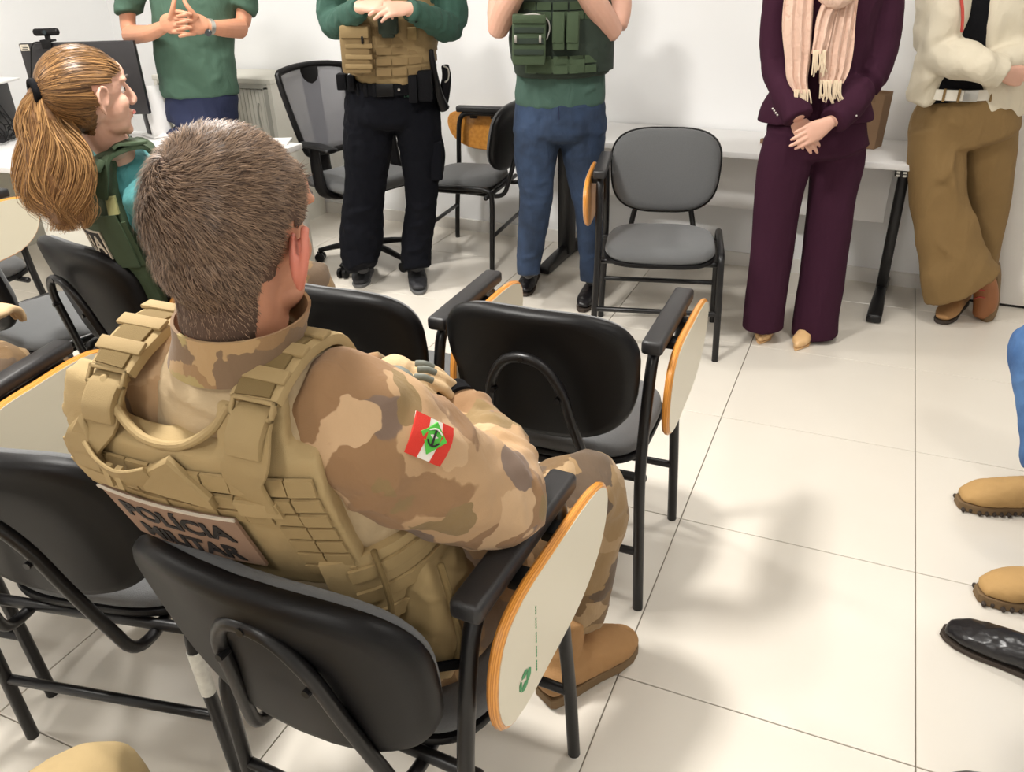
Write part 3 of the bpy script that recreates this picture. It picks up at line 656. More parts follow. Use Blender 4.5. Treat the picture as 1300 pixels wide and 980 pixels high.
def add_head(bm, M, ears=True, fem=False):
    t = NB()
    ell(t, (0, -.012, .025), (.077, .096, .090)); ell(t, (0, -.03, -.015), (.066, .072, .07))
    ell(t, (0, .035, -.03), (.058, .052, .068)); ell(t, (0, .04, -.075), (.043 if fem else .05, .045, .034))
    ell(t, (0, .072, -.098), (.020 if fem else .024, .016, .017), None, 2)
    for s in (-1, 1): ell(t, (s*.034, .056, -.026), (.023, .024, .026), None, 2); ell(t, (s*.032, .072, .032), (.026, .014, .010), None, 2); ell(t, (s*.012, .098, -.032), (.008, .009, .007), None, 2)
    ell(t, (0, .066, .045), (.052, .026, .035))
    loft(t, [V(0, .080, .026), V(0, .094, .0), V(0, .108 if fem else .112, -.026), V(0, .098, -.036)], [(.008, .01), (.009, .012), (.011, .011), (.008, .007)], (1, 0, 0), 10, 3, (.5, .6))
    ell(t, (0, .088, -.054), (.022, .010, .006), None, 2); ell(t, (0, .086, -.066), (.020, .010, .007), None, 2)
    if ears:
        for s in (-1, 1):
            E_ = Matrix.Translation((s*.079, -.008, -.008)) @ Matrix.Rotation(s*radians(26), 4, 'Z') @ Matrix.Rotation(radians(-8), 4, 'X')
            b2 = NB(); ell(b2, (0, 0, 0), (.006, .017, .029), None, 2)
            tube(b2, [V(s*.004, .014, -.012), V(s*.008, .018, .01), V(s*.010, .008, .030), V(s*.010, -.012, .028), V(s*.010, -.020, .006), V(s*.007, -.012, -.018), V(s*.004, .004, -.033)], .0048, 8, 3)
            bmesh.ops.transform(b2, matrix=E_, verts=b2.verts); merge(t, b2)
    bmesh.ops.transform(t, matrix=M, verts=t.verts); merge(bm, t)
def face_parts(body, M, brow=None, lips=True):
    for s in (-1, 1):
        b = NB(); ell(b, (0, 0, 0), (.0118*1.08,)*3, None, 2); bmesh.ops.translate(b, vec=M @ V(s*.032, .0635, .006), verts=b.verts); e = part('eye', b, M_eye, body, world=True)
        b = NB(); f = (M.to_3x3() @ V(0, 1, 0)).normalized(); c = M @ V(s*.032, .0635, .006) + f*.0105; cyl(b, c, c+f*.0028, .0058, 14); part('iris', b, M_iris, body, world=True)
        b = NB(); loft(b, [M @ V(s*.012, .092, .030), M @ V(s*.034, .090, .038), M @ V(s*.052, .074, .032)], [(.003, .003), (.004, .004), (.002, .002)], (0, 0, 1), 8, 3, (.5, .5)); part('eyebrow', b, brow or M_haird, body, world=True)
    b = NB(); loft(b, [M @ V(-.022, .088, -.060), M @ V(0, .099, -.058), M @ V(.022, .088, -.060)], [(.001, .001), (.006, .007), (.001, .001)], (0, 0, 1), 10, 4); part('mouth', b, M_lip, body, world=True)
def hair_cap(root, M, m, long=0.0):
    b = NB(); ell(b, (0, -.016, .034), (.083, .101, .093), None, 4)
    if long: loft(b, [V(0, -.06, .05), V(0, -.085, -.04), V(0, -.08, -.12), V(0, -.07, -.12-long)], [(.075, .05), (.085, .045), (.09, .035), (.075, .02)], (1, 0, 0), 18, 4, (.5, .8))
    for v in b.verts:                               # hair stops at forehead, temples and nape
        p = v.co; lim = .048 if p.y > .05 else (.048-(.05-p.y)*1.0 if p.y > -.03 else -.035)
        if not long or p.y > -.02:
            if p.z < lim: v.co = V(0, -.02, .02) + (p-V(0, -.02, .02))*.80
    bmesh.ops.transform(b, matrix=M, verts=b.verts)
    me = remesh(b, .006, 3); wrinkle(me, .003, (60, 60, 20), 1.0); return part('hair', me, m, root, 60, world=True)
def body_mesh(root, skin, torso, arms, legs, head, neck_r=.055, fem=False, ears=True, extra=None, hv=.0038):
    """one continuous skin surface under the clothes; hands and head at finer resolution, welded in by overlap of the same mesh"""
    side = torso['side']; mes = []
    c = NB(); T_ = torso['pts']
    loft(c, [v3(t[0]) for t in T_], [(t[1]*.82, t[2]*.82) for t in T_], side, 20, 3, (.6, .6))
    for A in arms: loft(c, [v3(p) for p in A['pts']], [(r*.74, r*.74) for r in A['r']], (.3, .7, .5), 12, 3, (.6, .3))
    for L_ in legs: loft(c, [v3(p) for p in L_['pts']], [(r*.5, r*.5) for r in L_['r']], (.3, .7, .5), 12, 3, (.6, .6))
    nb = v3(T_[-1][0]); hc = head[0]; M = headM(head[0], head[1], head[2] if len(head) > 2 else (0, 0, 1), head[3] if len(head) > 3 else 1.08)
    loft(c, [nb, nb.lerp(M @ V(0, -.025, -.06), .5), M @ V(0, -.025, -.04)], [(neck_r*.95, neck_r*.9), (neck_r*.85, neck_r*.85), (neck_r*.8, neck_r*.8)], side, 16, 3)
    mes.append(remesh(c, .012, 3))
    h = NB(); add_head(h, M, ears, fem); loft(h, [nb.lerp(M @ V(0, -.025, -.06), .1), nb.lerp(M @ V(0, -.025, -.06), .5), M @ V(0, -.02, -.03)], [(neck_r*1.12, neck_r*1.1), (neck_r, neck_r), (neck_r*.98, neck_r)], side, 18, 3, (.3, .3))
    hm = remesh(h, .0042, 3); mes.append(hm); headcopy = hm.copy()
    for A in arms:
        if A.get('hand') is None: continue
        b = NB(); pts = [v3(p) for p in A['pts']]; r = A.get('skin_r', [q_*.80 for q_ in A['r']])
        n0 = len(pts)-3 if A.get('bare') else len(pts)-2
        loft(b, pts[n0:], [(q_, q_*.9) for q_ in r[n0:]], (.3, .7, .5), 16, 4, (.5, .3))
        for hfn in A['hand']: hfn(b)
        mes.append(remesh(b, hv, 3))
    o = part('body', joinme('body', mes), skin, root, 60, world=True)
    return o, M, headcopy
def garment(root, name, m, fill, vox=.010, it=5, amp=.005, sc=(9, 9, 6), seed=0, folds=(), fine=.0, label=None):
    b = NB(); fill(b); me = remesh(b, vox, it); wrinkle(me, amp, sc, seed, folds, fine); return part(name, me, m, root, 60, world=True, label=label)
def shoe(root, heel, toe, ankle, m, msole, laces=None, wide=.046, name='shoe', boot=.0, pointed=False, s=1.08, label=None, sole_h=.016, lugs=False):
    heel = v3(heel); toe = v3(toe); F = (toe-heel); F.z = 0; Ln = F.length; F.normalize(); S = V(F.y, -F.x, 0); z0 = 0.001
    P = lambda f, l, z: V(heel.x, heel.y, z0) + F*(f*Ln) + S*l + V(0, 0, z)
    out = []
    W = [(0.0, .55), (.03, .72), (.12, .80), (.3, .80), (.5, .84), (.7, 1.0), (.85, .92 if not pointed else .6), (.95, .66 if not pointed else .28), (1.0, .35 if not pointed else .05)]
    for f, w in W: out.append((f, w*wide*(.93 if wide > .053 else 1)))
    poly = [(f*Ln, w) for f, w in out]+[(f*Ln, -w) for f, w in reversed(out)]
    b = NB(); extrude_poly(b, poly, lambda u, v, t: V(heel.x, heel.y, z0)+F*u+S*v+V(0, 0, t), 0, sole_h, .003)
    kz = .010 if wide > .053 else 0.0
    sh = NB(); tz = .05 if not pointed else .03
    loft(sh, [P(.03, 0, sole_h+.030), P(.15, 0, sole_h+.038), P(.35, 0, sole_h+.036), P(.55, 0, sole_h+.03), P(.78, 0, sole_h+.022), P(.93, 0, sole_h+.014)],
         [(.035*wide/.046, .036), (.038*wide/.046, .044), (.040*wide/.046, .042+kz), (.045*wide/.046, .036+kz), (.047*wide/.046, .026+kz*1.1), (.031*wide/.046*(.5 if pointed else 1), .015+kz*.6)], tuple(S), 18, 4, (.5, .9))
    an = v3(ankle)
    loft(sh, [P(.16, 0, sole_h+.03), P(.17, 0, .075).lerp(an, .2), P(.18, 0, .09+boot*.5).lerp(an, .6), an + V(0, 0, boot)], [(.036, .045), (.037, .046), (.038, .044), (.040, .044)], tuple(S), 16, 3, (.3, .2))
    me = remesh(sh, .0055, 4); wrinkle(me, .0015, (30, 30, 30), 2.2)
    up = part(name, me, m, root, 60, world=True, label=label)
    part('sole', b, msole, up, world=True)
    if lugs:
        for k_ in range(14):
            f = .06+.07*k_; w_ = wide*(.80 if f < .5 else (1.0 if f < .86 else .72))
            for e in (-1, 1):
                b = NB(); box(b, (0, 0, 0), (.010, .014, .014), frame(P(min(f, .97), e*w_*.93, .009), V(0, 0, 1), F), .003, 1); part('sole_lug', b, M_sole, up, world=True)
    if laces:
        for k_ in range(4):
            f = .42+.085*k_; b = NB(); z = sole_h+.078-.014*k_
            tube(b, [P(f, -.026, z-.010), P(f+.02, 0, z+.004), P(f+.0, .026, z-.010)], .0028, 8, 3); part('lace', b, laces, up, world=True)
    return up
def arc_strip(bm, c, A, a, b_, p0, p1, h, th, up=V(0, 0, 1), B=None, lift=0.0, n=None, tilt=0.0):
    """flat band bent round an elliptical trunk; angles in degrees, 0 towards B"""
    A = v3(A).normalized(); B = v3(B) if B is not None else -HH; n = n or max(2, int(abs(p1-p0)/8)); R = []
    for i in range(n+1):
        t = radians(p0+(p1-p0)*i/n); rr = []
        cc = c + up*(tilt*sin(t))
        for (o, z) in ((lift, -h/2), (lift+th, -h/2), (lift+th, h/2), (lift, h/2)):
            rr.append(bm.verts.new(cc + A*((a+o)*sin(t)) + B*((b_+o)*cos(t)) + up*z))
        R.append(rr)
    for p_, q_ in zip(R[:-1], R[1:]):
        for j in range(4): bm.faces.new((p_[j], p_[(j+1) % 4], q_[(j+1) % 4], q_[j]))
    bm.faces.new(list(reversed(R[0]))); bm.faces.new(R[-1])
def arc_M(c, A, a, b_, phi, up=V(0, 0, 1), B=None, lift=0.0):
    A = v3(A).normalized(); B = v3(B) if B is not None else -HH; t = radians(phi)
    o = c + A*((a+lift)*sin(t)) + B*((b_+lift)*cos(t)); n_ = (A*sin(t)/max(a, .01) + B*cos(t)/max(b_, .01)).normalized()
    x = up.cross(n_).normalized(); y = n_.cross(x)
    return Matrix(((x.x, y.x, n_.x, o.x), (x.y, y.y, n_.y, o.y), (x.z, y.z, n_.z, o.z), (0, 0, 0, 1)))
RH = V(CR.x, CR.y, 0).normalized()
# ---------------------------------------------------------------- man in the green polo (behind the desk)
G = V(-3.70, .27, 0); pl = Plane(G); q = pl.q
pr_ = thing('person', 'person in green polo and navy trousers, hands clasped, silver watch, behind the desk', 'person', G)
SH = tuple(RH)
T_ = [(q(258, 146, 0), .14, .09), (q(255, 120, 0), .215, .145), (q(248, 80, 0), .215, .15), (q(246, 30, 0), .215, .15), (q(244, -30, 0), .23, .13), (q(243, -62, 0), .17, .09), (q(243, -78, 0), .07, .065)]
aL = [q(182, -48, 0), q(163, 5, 0), q(166, 44, .03), q(190, 42, .17), q(210, 33, .25)]
aR = [q(302, -52, 0), q(310, 5, 0), q(305, 36, .04), q(283, 36, .17), q(263, 34, .25)]
Fl = (q(260, 33, .29)-q(210, 32, .25)).normalized(); Fr = (q(212, 36, .29)-q(263, 34, .25)).normalized()
def clasp(b, left):
    D = .29
    if left: loft(b, [aL[-1], q(211, 31, D-.03), q(221, 29, D-.01), q(227, 29, D)], [(.034, .028), (.046, .026), (.052, .022), (.050, .016)], (0, 0, 1), 16, 4, (.3, .4))
    else: loft(b, [aR[-1], q(257, 32, D-.03), q(247, 30, D-.01), q(240, 30, D)], [(.034, .028), (.046, .026), (.052, .022), (.050, .016)], (0, 0, 1), 16, 4, (.3, .4))
    for i in range(4):
        y = (15.5, 24.0, 32.5, 41.0)[i] + (0 if left else 4.2); e = (0, 1, 0, -3)[i]
        if left: pts = [q(220, y, D), q(227, y-.5, D+.022), q(235, y+1, D+.034), q(243+e, y+2.5, D+.026)]
        else: pts = [q(248, y-2, D), q(241, y-2, D+.022), q(233, y-.5, D+.038), q(225-e, y+1, D+.030)]
        loft(b, pts, [(.0095, .0095), (.0105, .0105), (.0098, .0098), (.0078, .0075)], (0, 0, 1), 12, 4, (.3, .9))
    if left: loft(b, [q(216, 24, D), q(219, 12, D+.02), q(221, 2, D+.02), q(222, -6, D+.01)], [(.014, .014), (.0125, .0125), (.0115, .011), (.009, .008)], tuple(RH), 12, 4, (.3, .9))
    else: loft(b, [q(250, 22, D), q(241, 12, D+.02), q(235, 3, D+.02), q(232, -6, D+.01)], [(.014, .014), (.0125, .0125), (.0115, .011), (.009, .008)], tuple(RH), 12, 4, (.3, .9))
hl = lambda b: clasp(b, True)
hr = lambda b: clasp(b, False)
hl_ = lambda b: hand(b, q(212, 33, .25), Fl, -Fr*.1+HH*1.0+V(0, 0, 0), -1, (.55, .55, .55, .55), 1.12, (1.15, .0), .10, 1.15, -.2)
hr_ = lambda b: hand(b, q(262, 34, .25), Fr, HH, 1, (.5, .5, .5, .5), 1.12, (1.15, .0), .10, 1.15, -.2)
legs = [dict(pts=[q(232, 165, 0), q(228, 260, 0), q(226, 360, 0)], r=[.105, .08, .06]), dict(pts=[q(280, 165, 0), q(282, 260, 0), q(284, 360, 0)], r=[.105, .08, .06])]
G1 = [G+RH*(-.11), G+RH*.13]
for L_, g_ in zip(legs, G1): L_['pts'] = [L_['pts'][0], (L_['pts'][0]+g_)/2+V(0, 0, .03), g_+V(0, 0, .1)]
arms = [dict(pts=aL, r=[.075, .062, .056, .046, .036], bare=True, hand=[hl]), dict(pts=aR, r=[.075, .062, .056, .046, .036], bare=True, hand=[hr])]
for A in arms: A['skin_r'] = [.06, .055, .054, .043, .033]
hd = (q(243, -110, .02), -HH)
bd, M, hc = body_mesh(pr_, M_skin2, dict(side=SH, pts=T_), arms, legs, hd)
# whole bare forearm from inside the sleeve
face_parts(bd, M); hair_cap(pr_, M, M_haird)
def f(b):
    loft(b, [v3(t[0]) for t in T_[1:]], [(t[1], t[2]) for t in T_[1:]], SH, 24, 4, (.05, .5))
    for A in (aL, aR): loft(b, [v3(A[0]), v3(A[0]).lerp(v3(A[1]), .5), v3(A[1]), v3(A[1]).lerp(v3(A[2]), .30)], [(.082, .082), (.078, .078), (.072, .07), (.070, .068)], (.3, .7, .5), 16, 3, (.5, .02))
garment(pr_, 'polo_shirt', M_polo, f, .009, 4, .006, (8, 8, 7), 1.0, [(q(205, 118, .1), q(300, 95, .12), .02, .010), (q(195, 95, .1), q(270, 108, .14), .015, -.008), (q(280, 60, .15), q(300, 115, .1), .02, .01)])
def f(b):
    loft(b, [q(257, 112, 0), q(257, 135, 0), q(257, 160, 0)], [(.19, .13), (.20, .135), (.195, .13)], SH, 24, 3)
    for L_ in legs: loft(b, L_['pts'], [(.115, .11), (.085, .085), (.07, .075)], SH, 18, 4, (.3, .02))
garment(pr_, 'trousers', M_navy, f, .012, 4, .006, (8, 8, 8), 2.0)
for g_ in G1: shoe(pr_, g_+HH*.06, g_-HH*.23, g_+V(0, 0, .1), M_sneak, M_sneaks)
b = NB(); wd_ = (q(283, 36, .17)-q(263, 34, .25)).normalized(); wc_ = q(266, 34, .236)
loft(b, [wc_-wd_*.012, wc_+wd_*.012], [(.040, .037), (.040, .037)], (.3, .7, .5), 22, 1); wt = part('watch_band', b, M_watch, pr_, world=True)
b = NB(); cyl(b, wc_+V(0, 0, -.022)-HH*.030, wc_+V(0, 0, -.028)-HH*.042, .017, 18); part('watch_dial', b, M_dial, wt, world=True)
# ---------------------------------------------------------------- man with the tan vest, black trousers
G = V(-2.64, .08, 0); pl = Plane(G); q = pl.q; m_ = pl.m
pr_ = thing('person', 'person in black trousers, green sleeves and tan load vest with black duty belt', 'person', G)
T_ = [(q(497, 136, 0), .16, .10), (q(497, 118, 0), .20, .135), (q(497, 85, 0), .205, .14), (q(497, 40, 0), .215, .145), (q(498, -10, 0), .225, .135), (q(498, -45, 0), .16, .09), (q(498, -62, 0), .07, .065)]
aL = [q(438, -35, 0), q(424, 0, 0), q(426, 30, .05), q(444, 20, .20), q(458, 9, .30)]
aR = [q(560, -35, 0), q(572, 0, 0), q(571, 34, .05), q(545, 24, .20), q(520, 12, .30)]
Fl = (q(500, 4, .33)-q(458, 9, .30)).normalized(); Fr = (q(478, 12, .36)-q(520, 10, .30)).normalized()
arms = [dict(pts=aL, r=[.085, .075, .062, .055, .042], hand=[lambda b: hand(b, aL[-1]+V(0, 0, .0), Fl, V(0, 0, -1)+HH*.6, 1, (.5, .55, .6, .7), 1.1, (.5, .3), .03, 1.1)]),
        dict(pts=aR, r=[.085, .075, .062, .055, .042], hand=[lambda b: hand(b, aR[-1]+V(0, 0, .005), Fr, V(0, 0, -1)+HH*.8, -1, (.25, .25, .3, .35), 1.1, (.5, .3), .04, 1.1)])]
fl = onz(457, 352, 0); fr_ = onz(530, 350, 0)
legs = [dict(pts=[q(470, 140, 0), q(466, 235, 0), fl+V(0, 0, .12)], r=[.11, .08, .06]), dict(pts=[q(528, 140, 0), q(534, 235, 0), fr_+V(0, 0, .12)], r=[.11, .08, .06])]
bd, M, hc = body_mesh(pr_, M_skin, dict(side=SH, pts=T_), arms, legs, (q(498, -100, .02), -HH)); face_parts(bd, M); hair_cap(pr_, M, M_haird)
def f(b):
    loft(b, [v3(t[0]) for t in T_[1:]], [(t[1]*.98, t[2]*.98) for t in T_[1:]], SH, 24, 4, (.05, .5))
    for A in (aL, aR): loft(b, A, [(.085, .082), (.080, .078), (.070, .068), (.056, .054), (.044, .044)], (.3, .7, .5), 16, 4, (.5, .02))
garment(pr_, 'green_shirt', M_gsleeve, f, .009, 4, .006, (14, 14, 10), 3.0)
def f(b):
    pl.ch(b, [(497, 103, 0, 56, .62), (497, 125, 0, 58, .62), (498, 150, 0, 60, .62)], 24, 3, (.02, .4))
    pl.ch(b, [(470, 140, 0, 31), (467, 180, 0, 31), (465, 225, 0, 26), (461, 262, -.01, 25.5), (459, 300, 0, 27), (457, 325, .02, 24), (461, 340, .05, 21)], 20, 4, (.4, .05), .95)
    pl.ch(b, [(527, 140, 0, 31), (533, 180, 0, 28), (535, 225, 0, 22), (535, 262, 0, 19.5), (530, 300, 0, 19), (528, 325, .02, 19), (530, 340, .04, 19)], 20, 4, (.4, .05), .95)
    pl.ch(b, [(552, 178, 0, 10), (554, 205, 0, 12), (550, 226, 0, 9)], 12, 3)
zf = lambda x0, y0, x1, y1, d=.08: (q(x0, y0, d), q(x1, y1, d), .014, .014)
garment(pr_, 'trousers', M_gpants, f, .0085, 4, .0045, (12, 12, 14), 4.0, [zf(440, 272, 478, 262), zf(436, 290, 480, 300), zf(520, 268, 552, 260), zf(515, 290, 545, 282), zf(514, 320, 548, 312), zf(442, 318, 480, 330), zf(470, 160, 505, 152), zf(515, 158, 550, 168)])
pk = pl
b = NB(); pl.box(b, 547, 562, 178, 226, .02, .08, .01); part('cargo_pocket', b, M_gpants, pr_, world=True)
shoe(pr_, onz(464, 345, 0)+V(0, .03, 0), onz(456, 366, 0), q(460, 338, .03), M_sneak, M_sneaks, M_lacew, .05)
shoe(pr_, onz(526, 336, 0), onz(533, 375, 0), q(529, 336, .03), M_sneak, M_sneaks, M_lacew, .05)
# vest
C0 = q(497, 60, 0)
def f(b): loft(b, [q(497, 103, 0), q(497, 90, 0), q(497, 60, 0), q(498, 25, 0), q(498, -10, 0), q(498, -42, 0)], [(.175, .150), (.210, .158), (.216, .17), (.222, .172), (.20, .16), (.15, .12)], SH, 28, 4, (.1, .2), .06)
vs = garment(pr_, 'tan_vest', M_vestk, f, .008, 3, .003, (14, 14, 14), 5.0)
for k_, y in enumerate((34, 47, 60, 73, 86)):
    c = q(497, y, 0)
    for j in range(7):
        b = NB(); arc_strip(b, c, RH, .219, .173, -52+j*19.5, -34+j*19.5, .030, .005); part('webbing', b, M_vestk2, vs, world=True)
b = NB(); pl.box(b, 437, 474, 36, 90, .13, .235, .014); ph = part('utility_pouch', b, M_vestk2, vs, world=True)
b = NB(); pl.box(b, 436, 472, 30, 46, .14, .25, .010); part('pouch_flap', b, M_vestk, ph, world=True)
for y in (58, 72, 84): b = NB(); pl.box(b, 439, 473, y-3, y+3, .225, .242, .002); part('pouch_band', b, M_vestk, ph, world=True)
b = NB(); pl.box(b, 459, 462, 45, 55, .23, .25, .002); part('buckle', b, M_bplast, ph, world=True)
b = NB(); pl.box(b, 482, 506, 18, 42, .16, .23, .008); rp = part('radio_pouch', b, M_gvestd, vs, world=True)
b = NB(); pl.box(b, 486, 502, 38, 47, .17, .225, .008); part('pouch_tip', b, M_gvestd, rp, world=True)
b = NB(); pl.box(b, 518, 530, 34, 50, .15, .19, .004); part('side_pocket', b, M_vestd, vs, world=True)
# duty belt
c = q(497, 108, 0); b = NB(); arc_strip(b, c, RH, .207, .147, -180, 180, .055, .008, n=40); bl = part('duty_belt', b, M_black, pr_, world=True)
for phi in (-58, -44, -30, -17):
    b = NB(); box(b, (0, 0, .006), (.022, .062, .016), arc_M(c, RH, .21, .15, phi), .004); part('belt_keeper', b, M_black, bl, world=True)
b = NB(); box(b, (0, 0, .010), (.085, .058, .016), arc_M(c, RH, .21, .15, -3), .005); part('buckle', b, M_bplast, bl, world=True)
b = NB(); MM = arc_M(c, RH, .215, .155, 14); cyl(b, MM @ V(0, 0, 0), MM @ V(0, 0, .012), .006); part('snap', b, M_btn, bl, world=True)
for (x0, x1, y0, y1, d0, d1) in ((520, 531, 94, 128, .12, .185), (532, 549, 88, 126, .10, .17), (430, 442, 92, 112, .03, .10), (443, 452, 94, 114, .07, .13)):
    b = NB(); pl.box(b, x0, x1, y0, y1, d0, d1, .006); part('belt_pouch', b, M_black, bl, world=True)
b = NB(); pl.ch(b, [(547, 64, .10, 3.5), (551, 90, .09, 4), (557, 118, .06, 5), (564, 138, .04, 7)], 10, 3, (.5, .5)); part('baton', b, M_bplast, bl, world=True)
b = NB(); pl.ch(b, [(565, 84, .0, 5), (567, 100, .0, 6), (562, 125, .0, 8), (560, 137, .0, 6)], 12, 3); hs = part('holster', b, M_black, bl, world=True)
b = NB(); tube(b, [q(563, 84, .02), q(569, 88, .02), q(569, 100, .02), q(565, 104, .02)], .004); part('grip_loop', b, M_steel, hs, world=True)
b = NB(); wc_ = q(522, 13, .29); wd_ = (aR[3]-aR[4]).normalized(); loft(b, [wc_-wd_*.008, wc_+wd_*.028], [(.047, .045)]*2, (.3, .7, .5), 20, 1); part('wristband', b, M_black, pr_, world=True)
# ---------------------------------------------------------------- man in jeans with the green vest
G = V(-1.70, .18, 0); pl = Plane(G); q = pl.q
pr_ = thing('person', 'person in blue jeans and dark green load vest, bare forearms raised, black shoes', 'person', G)
T_ = [(q(711, 148, 0), .16, .10), (q(711, 130, 0), .20, .135), (q(711, 95, 0), .205, .14), (q(711, 40, 0), .215, .145), (q(711, -5, 0), .225, .135), (q(711, -38, 0), .16, .09), (q(711, -55, 0), .07, .065)]
aL = [q(650, -35, 0), q(634, 5, .02), q(632, 38, .07), q(646, 4, .15), q(668, -28, .24)]
aR = [q(772, -35, 0), q(788, 5, .02), q(778, 40, .07), q(757, 8, .15), q(730, -28, .24)]
arms = [dict(pts=aL, r=[.08, .07, .056, .056, .04], bare=True, hand=[lambda b: hand(b, aL[-1], V(.3, 0, .8)+RH*.5, HH, -1, (.6, .6, .6, .6), 1.1)]),
        dict(pts=aR, r=[.08, .07, .060, .058, .04], bare=True, hand=[lambda b: hand(b, aR[-1], V(-.3, 0, .8)-RH*.5, HH, 1, (.6, .6, .6, .6), 1.1)])]
for A in arms: A['skin_r'] = [.068, .068, .050, .056, .036]
fl = onz(672, 362, 0); fr_ = onz(746, 372, 0)
legs = [dict(pts=[q(686, 158, 0), q(681, 255, .02), fl+V(0, 0, .12)], r=[.11, .08, .06]), dict(pts=[q(740, 165, 0), q(742, 255, .02), fr_+V(0, 0, .12)], r=[.11, .08, .06])]
bd, M, hc = body_mesh(pr_, M_skin, dict(side=SH, pts=T_), arms, legs, (q(711, -95, .02), -HH)); face_parts(bd, M); hair_cap(pr_, M, M_haird)
def f(b):
    pl.ch(b, [(711, 133, 0, 57, .62), (711, 118, 0, 57, .62), (711, 95, 0, 56, .64), (711, 40, 0, 57, .64), (711, -5, 0, 60, .6), (711, -36, 0, 45, .6)], 24, 4, (.02, .4))
    for A in (aL, aR): loft(b, [A[0], A[0].lerp(A[1], .6)], [(.085, .082), (.08, .078)], (.3, .7, .5), 16, 2, (.5, .02))
garment(pr_, 'tshirt', M_tshirt, f, .009, 4, .004, (9, 9, 7), 6.0, [(q(672, 112, .12), q(705, 122, .14), .010, .012), (q(740, 118, .12), q(768, 104, .08), .012, .010)])
def f(b):
    pl.ch(b, [(711, 127, 0, 56, .62), (711, 150, 0, 58.5, .62), (711, 166, 0, 60, .6)], 24, 3, (.02, .4))
    pl.ch(b, [(684, 160, 0, 31), (680, 195, .0, 27.5), (680, 225, .01, 23), (681, 250, .02, 20.5), (678, 275, .02, 19.5), (674, 310, .02, 17), (671, 336, .03, 15), (671, 348, .04, 14.5)], 20, 4, (.4, .05), .95)
    pl.ch(b, [(740, 160, 0, 30), (740, 195, .0, 26), (741, 225, .01, 21), (744, 250, .02, 18), (748, 275, .02, 17), (749, 310, .02, 15), (750, 336, .02, 14), (750, 356, .03, 13)], 20, 4, (.4, .05), .95)
zf = lambda x0, y0, x1, y1, d=.08, h=.011, w=.012: (q(x0, y0, d), q(x1, y1, d), w, h)
garment(pr_, 'jeans', M_jean, f, .0085, 4, .0035, (12, 12, 12), 7.0, [zf(660, 165, 700, 178), zf(725, 178, 765, 168), zf(715, 170, 760, 162), zf(662, 240, 697, 250), zf(664, 262, 695, 256), zf(660, 330, 685, 322), zf(733, 245, 758, 262), zf(740, 330, 762, 325), zf(708, 140, 710, 170, .12, .004, .006)])
b = NB(); tube(b, [q(709, 136, .128), q(709.5, 150, .132), q(711, 166, .118)], .0028, 8, 3); part('fly_seam', b, M_navy, pr_, world=True)
shoe(pr_, onz(677, 350, 0)+V(0, .02, 0), onz(665, 377, 0), q(671, 343, .03), M_lblack, M_sole, M_black, .046)
shoe(pr_, onz(756, 362, 0)+V(0.02, .02, 0), onz(738, 397, 0), q(751, 352, .02), M_lblack, M_sole, M_black, .046)
def f(b): loft(b, [q(713, 92, 0), q(713, 70, 0), q(712, 35, 0), q(712, 0, 0), q(711, -30, 0)], [(.212, .16), (.228, .175), (.232, .18), (.215, .17), (.16, .13)], SH, 28, 4, (.1, .2), .06)
vs = garment(pr_, 'green_vest', M_gvestd, f, .008, 3, .003, (14, 14, 14), 8.0)
for k_, y in enumerate((4, 16, 70, 82)):
    c = q(712, y, 0)
    for j in range(5):
        b = NB(); arc_strip(b, c, RH, .232, .181, -45+j*17, -30+j*17, .032, .005); part('webbing', b, M_gvest, vs, world=True)
b = NB(); pl.box(b, 668, 742, 74, 92, .165, .182, .004); part('front_flap', b, M_gvest, vs, world=True)
b = NB(); pl.box(b, 650, 692, 22, 80, .165, .25, .012); ph = part('utility_pouch', b, M_gvest, vs, world=True)
b = NB(); pl.box(b, 650, 692, 17, 28, .17, .262, .008); part('pouch_flap', b, M_gvest, ph, world=True)
for y in (38, 52, 66): b = NB(); pl.box(b, 652, 690, y-3.5, y+3.5, .245, .258, .002); part('pouch_band', b, M_gvestd, ph, world=True)
for x in (653, 684): b = NB(); pl.box(b, x, x+3, 45, 54, .255, .266, .001); part('buckle', b, M_steel, ph, world=True)
for x0 in (701, 719):
    b = NB(); pl.box(b, x0, x0+15, 17, 62, .175, .235, .006); mp = part('magazine_pouch', b, M_gvest, vs, world=True)
    b = NB(); pl.box(b, x0, x0+15, 15, 54, .23, .243, .004); part('pouch_flap', b, M_gvest, mp, world=True)
b = NB(); tube(b, [q(660, 20, .24), q(680, 18, .25), q(694, 24, .24), q(698, 36, .22), q(694, 50, .22)], .003); part('cord', b, M_lacew, vs, world=True)
b = NB(); arc_strip(b, q(712, 68, 0), RH, .226, .172, 42, 95, .13, .012); part('side_panel', b, M_gvestd, vs, world=True)
